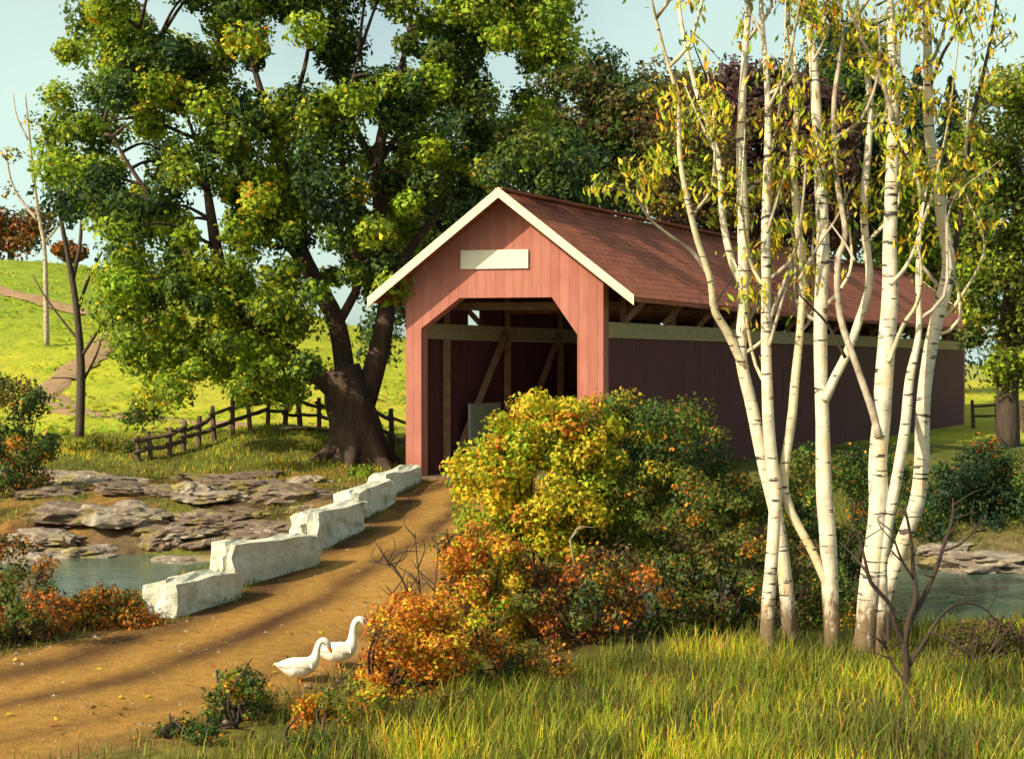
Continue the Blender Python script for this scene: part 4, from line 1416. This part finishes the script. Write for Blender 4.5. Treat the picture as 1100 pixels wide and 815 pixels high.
blk(170, 15.2, 244, 16.6, .46, .36, .42, 'nearest and lowest white stone block, beside the russet shrub', 1)
blk(236, 17.2, 330, 19.3, .62, .48, .44, 'longest white stone block, second from the near end of the row', 2)
blk(325, 20.6, 382, 23.4, .64, .54, .46, 'third white stone block, square ended, halfway up the road', 3)
blk(370, 24.0, 416, 28.0, .62, .52, .46, 'fourth white stone block, smaller, with a mossy side', 4)
blk(405, 28.6, 443, 32.9, .56, .42, .46, 'farthest white stone block at the foot of the bridge post', 5)

def rock(px, d, w, h, label, mat, seed, group, dep=None):
    import bmesh
    b = at(px, d)
    b[2] = max(b[2], WATER_Z - .1)
    bm = bmesh.new()
    bmesh.ops.create_icosphere(bm, subdivisions=4, radius=1)
    for v in bm.verts:
        x, y, z = v.co
        k = 1 + .5 * (vnoise(x * 1.7 + seed * 2.3, y * 1.7 + z * 1.3 + seed) - .5) + .35 * (vnoise(x * 4 + seed, z * 4 - y * 3) - .5)
        # flat-ish bedding planes
        z2 = max(-.45, math.copysign(abs(z) ** .8, z))
        k2 = 1 + .35 * (vnoise(x * 9 + seed, y * 9 + z * 7) - .5)
        zq = z2 * k * h
        zq = zq * .55 + .45 * round(zq / .07) * .07      # bedding steps
        v.co = Vector((x * k * k2 * w * .62, y * k * k2 * (dep or w * .85) / 2, zq * .78))
    me = bpy.data.meshes.new('rock')
    bm.to_mesh(me); bm.free()
    o = link_mesh('rock', me, mat, None, False)
    o.location = tuple(b)
    o.rotation_euler = (0, random.uniform(-.12, .12), random.uniform(-.5, .5))
    tag(o, label, 'rock', group)
GR = 'rocks on the stream banks'
rock(140, 28.6, 1.7, .42, 'big pale domed rock on the left bank above the water', M['rockp'], 3, GR)
rock(200, 30.2, .95, .34, 'yellow topped rock sitting high on the left bank', M['rockp'], 4, GR)
rock(172, 27.6, .75, .26, 'low orange stained rock near the water', M['rock'], 5, GR)
rock(285, 31.0, 1.4, .28, 'mossy yellow rock under the worn path', M['rock'], 6, GR)
rock(90, 33.3, 3.2, .34, 'long pale ledge of rock under the grass at the left', M['rockp'], 7, GR, 1.0)
rock(225, 28.4, 1.5, .25, 'flat brown rock beside the third stone block', M['rock'], 8, GR)
rock(75, 27.2, 1.6, .32, 'wide flat pale rock at the water line on the left', M['rockp'], 9, GR)
rock(1062, 25.6, 2.1, .3, 'flat pinkish rock across the water at the right edge', M['rockp'], 10, GR)
k = 0
while k < 46:
    px, d = random.uniform(20, 330), random.uniform(26.4, 34.2)
    x = (px - CX) / F * d
    if road_dist(np.array([x]), np.array([d]))[0] < 3.2:
        continue
    w = random.uniform(.35, 1.7)
    rock(px, d, w, w * random.uniform(.10, .22), 'small grey brown rock among many on the left stream bank', random.choice((M['rock'], M['rock'], M['rockp'])), 20 + k, GR)
    k += 1
for k in range(7):
    rock(random.uniform(985, 1130), random.uniform(24.6, 26.6), random.uniform(.4, 1.0), random.uniform(.1, .22), 'small brown rock on the right stream bank', random.choice((M['rock'], M['rockp'])), 80 + k, GR)

# ------------------------------------------------------------------ geese
def goose(px, d, ang, label, sc, headup):
    b = at(px, d)
    root = thing('goose', b, label, 'goose')
    ca, sa = math.cos(ang), math.sin(ang)
    def g(x, y, z):            # x forward, y left, z up, in goose space (metres, body about 0.5 long)
        x, y, z = x * sc, y * sc, z * sc
        return np.array([b[0] + x * ca - y * sa, b[1] + x * sa + y * ca, b[2] + z])
    # spine from tail tip over the body, up the neck and down to the face
    sp = [(-.30, .27), (-.22, .235), (-.10, .20), (.02, .20), (.12, .235), (.175, .30), (.195, .375), (.215, .445), (.255, .49), (.305, .475), (.335, .43), (.343, .40)]
    if headup:
        sp = [(-.30, .25), (-.22, .225), (-.10, .20), (.02, .205), (.11, .24), (.15, .32), (.16, .42), (.175, .51), (.215, .56), (.265, .55), (.295, .51), (.303, .48)]
    rw = [.012, .055, .112, .118, .088, .055, .040, .036, .038, .044, .036, .018]
    rh = [.010, .045, .105, .118, .095, .058, .042, .037, .038, .044, .036, .018]
    n = 46
    P = cr([(x, 0, z) for x, z in sp], n)
    tt = np.linspace(0, 1, n)
    seg = np.concatenate([[0], np.cumsum(np.linalg.norm(np.diff(np.array(sp), axis=0), axis=1))]); seg /= seg[-1]
    A, Bh = np.interp(tt, seg, rw), np.interp(tt, seg, rh)
    T = unit(np.gradient(P, axis=0))
    mb = MB()
    ns = 16
    vs, fs = [], []
    for i in range(n):
        up = np.array([-T[i][2], 0, T[i][0]])
        for j in range(ns):
            a = 2 * math.pi * j / ns
            q = P[i] + np.array([0, math.cos(a) * A[i], 0]) + up * math.sin(a) * Bh[i]
            vs.append(g(*q))
    for i in range(n - 1):
        for j in range(ns):
            a, c = i * ns + j, i * ns + (j + 1) % ns
            fs.append((a, c, c + ns, a + ns))
    fs.append(tuple(reversed(range(ns)))); fs.append(tuple((n - 1) * ns + j for j in range(ns)))
    mb.add(vs, fs)
    # folded wings grow out of the body's flanks
    for sd in (-1, 1):
        vs, fs = [], []
        m1, m2 = 12, 8
        for i in range(m1 + 1):
            u = i / m1
            x = .11 - .40 * u
            zc = .225 + .03 * u
            hh = .075 * math.sin(math.pi * (.12 + .86 * u)) * (1 - .25 * u)
            off = .098 * (1 - .75 * u ** 2)
            for j in range(m2):
                a = 2 * math.pi * j / m2
                vs.append(g(x, sd * (off + .028 * math.cos(a)), zc + hh * math.sin(a)))
        for i in range(m1):
            for j in range(m2):
                a, c = i * m2 + j, i * m2 + (j + 1) % m2
                fs.append((a, c, c + m2, a + m2))
        fs += [tuple(range(m2)), tuple(m1 * m2 + j for j in range(m2))]
        mb.add(vs, fs)
    mb.build('body', M['goose'], root, True)
    hx, hz = sp[-2]
    ex, ez = sp[-1]
    mb = MB()
    mb.tube([g(hx + .004, 0, hz - .01), g(ex + .012, 0, ez - .02), g(ex + .030, 0, ez - .062)], [.026 * sc, .022 * sc, .009 * sc], 8, 6)
    mb.build('bill', M['bill'], root, True)
    for sd in (-1, 1):
        mb = MB()
        mb.tube([g(-.02, sd * .055, .12), g(-.015, sd * .055, .05), g(-.005, sd * .055, .012)], [.016 * sc, .011 * sc, .011 * sc], 6, 6)
        mb.add([g(-.02, sd * .055, .014), g(.065, sd * .095, .006), g(.078, sd * .055, .006), g(.065, sd * .015, .006), g(.02, sd * .055, .022)], [(0, 1, 4), (1, 2, 4), (2, 3, 4), (3, 0, 4), (0, 3, 2, 1)])
        mb.build('leg', M['bill'], root)
    for sd in (-1, 1):
        e = g(hx - .018, sd * .036, hz + .022)
        import bmesh
        bm = bmesh.new()
        bmesh.ops.create_icosphere(bm, subdivisions=1, radius=.0075 * sc)
        mb = MB(); mb.add([np.array(v.co) + e for v in bm.verts], [tuple(v.index for v in f.verts) for f in bm.faces]); bm.free()
        mb.build('eye', M['twig'], root, True)
goose(322, 12.15, R(22), 'nearer white goose bending its neck down, at the left', .80, False)
goose(364, 12.75, R(18), 'farther white goose with raised arched neck behind the orange leaves', .85, True)

# ------------------------------------------------------------------ grass
def grass(name, n, xr, yr, hr, wr, mix, accept, lean=.35, origin=(0, 0, 0), label=None, clump=0):
    X, Y = RNG.uniform(*xr, n), RNG.uniform(*yr, n)
    if clump:
        cx, cy = RNG.uniform(*xr, n // clump + 1), RNG.uniform(*yr, n // clump + 1)
        i = RNG.integers(0, len(cx), n)
        k = RNG.random(n) < .75
        X = np.where(k, cx[i] + RNG.normal(0, .10, n), X)
        Y = np.where(k, cy[i] + RNG.normal(0, .10, n), Y)
    ok = accept(X, Y)
    X, Y = X[ok], Y[ok]
    n = len(X)
    Z = height(X, Y)
    patch = fbm(X * 1.1 + 3, Y * 1.1)
    h = RNG.uniform(*hr, n) * (.55 + .9 * patch)
    w = RNG.uniform(*wr, n)
    a = RNG.random(n) * 2 * math.pi
    la = RNG.normal(.2, 1.0, n)
    L = np.stack([np.sin(la) * lean * h * RNG.random(n) * 1.4, np.cos(la) * lean * h * RNG.normal(0, .6, n), np.zeros(n)], 1)
    S = np.stack([np.cos(a), np.sin(a), np.zeros(n)], 1) * w[:, None] / 2
    base = np.stack([X, Y, Z - .03], 1)
    mid = base + L * .35 + np.stack([np.zeros(n), np.zeros(n), h * .55], 1)
    tip = base + L + np.stack([np.zeros(n), np.zeros(n), h], 1)
    V = np.stack([base - S, base + S, mid - S * .8, mid + S * .8, tip], 1)
    me = bpy.data.meshes.new(name)
    me.vertices.add(n * 5); me.vertices.foreach_set('co', V.ravel())
    off = (np.arange(n) * 5)[:, None]
    lp = np.concatenate([off + np.array([[0, 1, 3, 2]]), off + np.array([[2, 3, 4]])], 1)
    me.loops.add(n * 7); me.loops.foreach_set('vertex_index', lp.ravel().astype(np.int32))
    ls = np.stack([np.arange(n) * 7, np.arange(n) * 7 + 4], 1).ravel().astype(np.int32)
    me.polygons.add(n * 2); me.polygons.foreach_set('loop_start', ls)
    me.update(calc_edges=True)
    col = palcol(mix, n)
    pt1, pt2 = fbm(X * .9 + 20, Y * .9), fbm(X * 1.6 + 70, Y * 1.6 + 5)
    if 'B' in mix:      # yellow, straw and brownish patches
        yl, br_ = palcol({'Y': 3, 'B': 4, 'H': 2, 'O': .4}, n), palcol({'N': 2.5, 'L': 5, 'M': 2}, n)
        col = np.where((RNG.random(n) < sm((pt1 - .50) / .14))[:, None], yl, col)
        col = np.where((RNG.random(n) < sm((pt2 - .48) / .12) * .8)[:, None], br_, col)
    col = col * (.75 + .5 * pt1)[:, None]
    ca = me.color_attributes.new('Col', 'FLOAT_COLOR', 'POINT')
    c4 = np.ones((n, 5, 4)); c4[:, :, :3] = col[:, None, :]
    ca.data.foreach_set('color', c4.ravel())
    o = link_mesh(name, me, M['grass'])
    tag(o, label, 'grass', None, 'stuff')

PAL['G'] = [(.20, .24, .025), (.26, .28, .03), (.16, .20, .025)]
PAL['H'] = [(.40, .34, .05), (.46, .36, .06), (.36, .26, .05)]
rdf = lambda X, Y: road_dist(X, Y)
fore = lambda X, Y: (X > -2.6 + (Y - 10) * .28) & (np.abs(X) < Y * .42 + 4) & (rdf(X, Y) > 1.95) & (Y < 13.5 - 1.0 * np.clip(1.4 - X, 0, 6) + .35 * np.clip(X - 1.4, 0, 9))
grass('tall_grass', 130000, (-3, 10.5), (7.6, 17.0), (.10, .34), (.006, .015), {'G': 6, 'B': 2, 'H': 2.2, 'L': 2, 'O': .25}, fore, .5, label='tall yellow green grass covering the near bank below the birches', clump=14)
verge = lambda X, Y: (np.abs(rdf(X, Y) - 2.3) < .62) & (np.abs(X) < Y * .42 + .5)
grass('verge_grass', 70000, (-9, 2.2), (9, 33), (.05, .22), (.006, .015), {'G': 3, 'L': 5, 'N': 2, 'H': 1.5}, verge, .6, clump=16, label='short dry grass along both edges of the dirt road')
mound = lambda X, Y: (rdf(X, Y) > 2.6) & (bridge_mask(X, Y) < .96) & (Y > 34.2 + .12 * (X + 8))
grass('mound_grass', 26000, (-17, -2.2), (33.5, 46), (.07, .2), (.014, .03), {'G': 4, 'L': 3, 'B': 1.5, 'H': 1.5}, mound, .5, label='olive and yellow grass on the mound around the rail fence')
rbank = lambda X, Y: (np.abs(Y - (23.4 - .11 * X)) > 3.0) & (rdf(X, Y) > 3)
grass('bank_grass', 26000, (3.5, 18), (15.5, 31), (.08, .28), (.009, .02), {'L': 4, 'M': 3, 'G': 2, 'N': 2}, rbank, .5, label='olive grass on the right stream banks')
lb = lambda X, Y: (rdf(X, Y) > 2.2)
grass('bank_grass', 9000, (-9, -3.2), (12.6, 19.6), (.06, .2), (.008, .018), {'L': 4, 'N': 3, 'G': 1}, lb, .5, label='brown and olive grass on the near left stream bank')

def scatter_leaves(name, n, xr, yr, mix, accept, size, label):
    X, Y = RNG.uniform(*xr, n), RNG.uniform(*yr, n)
    ok = accept(X, Y)
    X, Y = X[ok], Y[ok]
    n = len(X)
    C = np.stack([X, Y, height(X, Y) + .045], 1)
    N = RNG.normal(size=(n, 3)) * .35 + np.array([0, 0, 1])
    o = leaf_mesh(name, C, N, RNG.uniform(*size, n), palcol(mix, n), M['leaf'])
    tag(o, label, 'leaves', None, 'stuff')
near_shrubs = lambda X, Y: (rdf(X, Y) < 2.6) & (RNG.random(len(X)) < .04 + .5 * sm((X - np.interp(Y, ROAD[::-1, 1], ROAD[::-1, 0]) - .2) / 1.6))
scatter_leaves('fallen_leaves', 5200, (-6, 2.4), (10, 33), {'O': 3, 'Y': 3, 'N': 4, 'R': 1}, near_shrubs, (.035, .08), 'fallen yellow and brown leaves strewn over the dirt road')
mead = lambda X, Y: (X < -.30 * Y + 22) & (X > -.44 * Y) & (bridge_mask(X, Y) < .3)
def tufts(n):
    X, Y = RNG.uniform(-48, 4, n), RNG.uniform(44, 118, n)
    ok = (X > -.45 * Y) & (bridge_mask(X, Y) < .3) & (fbm(X * .35, Y * .35) > .47)
    X, Y = X[ok], Y[ok]
    n = len(X)
    C = np.stack([X, Y, height(X, Y) + .10], 1)
    N = RNG.normal(size=(n, 3)) * .5 + np.array([-.1, -.3, 1.2])
    o = leaf_mesh('meadow_tufts', C, N, RNG.uniform(.2, .5, n), palcol({'B': 5, 'H': 1}, n), M['grass'], None, .4)
    tag(o, 'low tufts of grass scattered over the bright meadow', 'grass', None, 'stuff')
tufts(13000)
bankg = lambda X, Y: (rdf(X, Y) > 2.4) & (fbm(X * .8 + 60, Y * 1.4 + 9) > .50)
grass('bank_grass', 26000, (-14, -3), (27.5, 35), (.05, .16), (.012, .026), {'L': 4, 'G': 3, 'H': 2, 'N': 1}, bankg, .6, label='mossy patches of short grass between the rocks of the far left bank')

def by_blocks(X, Y):
    m = np.full(len(X), 9.0)
    for a, c in BLOCKS:
        ex, ey = c[0] - a[0], c[1] - a[1]
        t = np.clip(((X - a[0]) * ex + (Y - a[1]) * ey) / (ex * ex + ey * ey), 0, 1)
        m = np.minimum(m, np.hypot(X - a[0] - t * ex, Y - a[1] - t * ey))
    return (m > .17) & (m < .40) & (fbm(X * 1.9 + 8, Y * 1.9) > .47)
grass('verge_grass', 60000, (-4.8, -1.8), (14.6, 33.2), (.04, .17), (.006, .014), {'L': 5, 'M': 2, 'G': 2, 'N': 2}, by_blocks, .7, label='weeds and short grass growing along the feet of the stone blocks')
def pebbles(n):
    X, Y = RNG.uniform(-8, 2, n), RNG.uniform(9.5, 32, n)
    ok = (rdf(X, Y) < 2.1) & (RNG.random(n) < .25 + .75 * sm((rdf(X, Y) - .9) / .9))
    X, Y = X[ok], Y[ok]
    base = [(1, 0, 0), (-1, 0, 0), (0, 1, 0), (0, -1, 0), (0, 0, 1), (0, 0, -1)]
    fc = [(0, 2, 4), (2, 1, 4), (1, 3, 4), (3, 0, 4), (2, 0, 5), (1, 2, 5), (3, 1, 5), (0, 3, 5)]
    mb = MB()
    for x, y in zip(X, Y):
        r = random.uniform(.010, .032)
        z = H(x, y) + .03
        a = random.random() * 3
        v = [(x + r * (bx * math.cos(a) - by * math.sin(a)) * random.uniform(.8, 1.4), y + r * (bx * math.sin(a) + by * math.cos(a)), z + r * bz * .6) for bx, by, bz in base]
        mb.add(v, fc)
    o = mb.build('pebbles', M['rockp'])
    tag(o, 'small loose stones scattered over the dirt road', 'pebbles', None, 'stuff')
pebbles(2600)
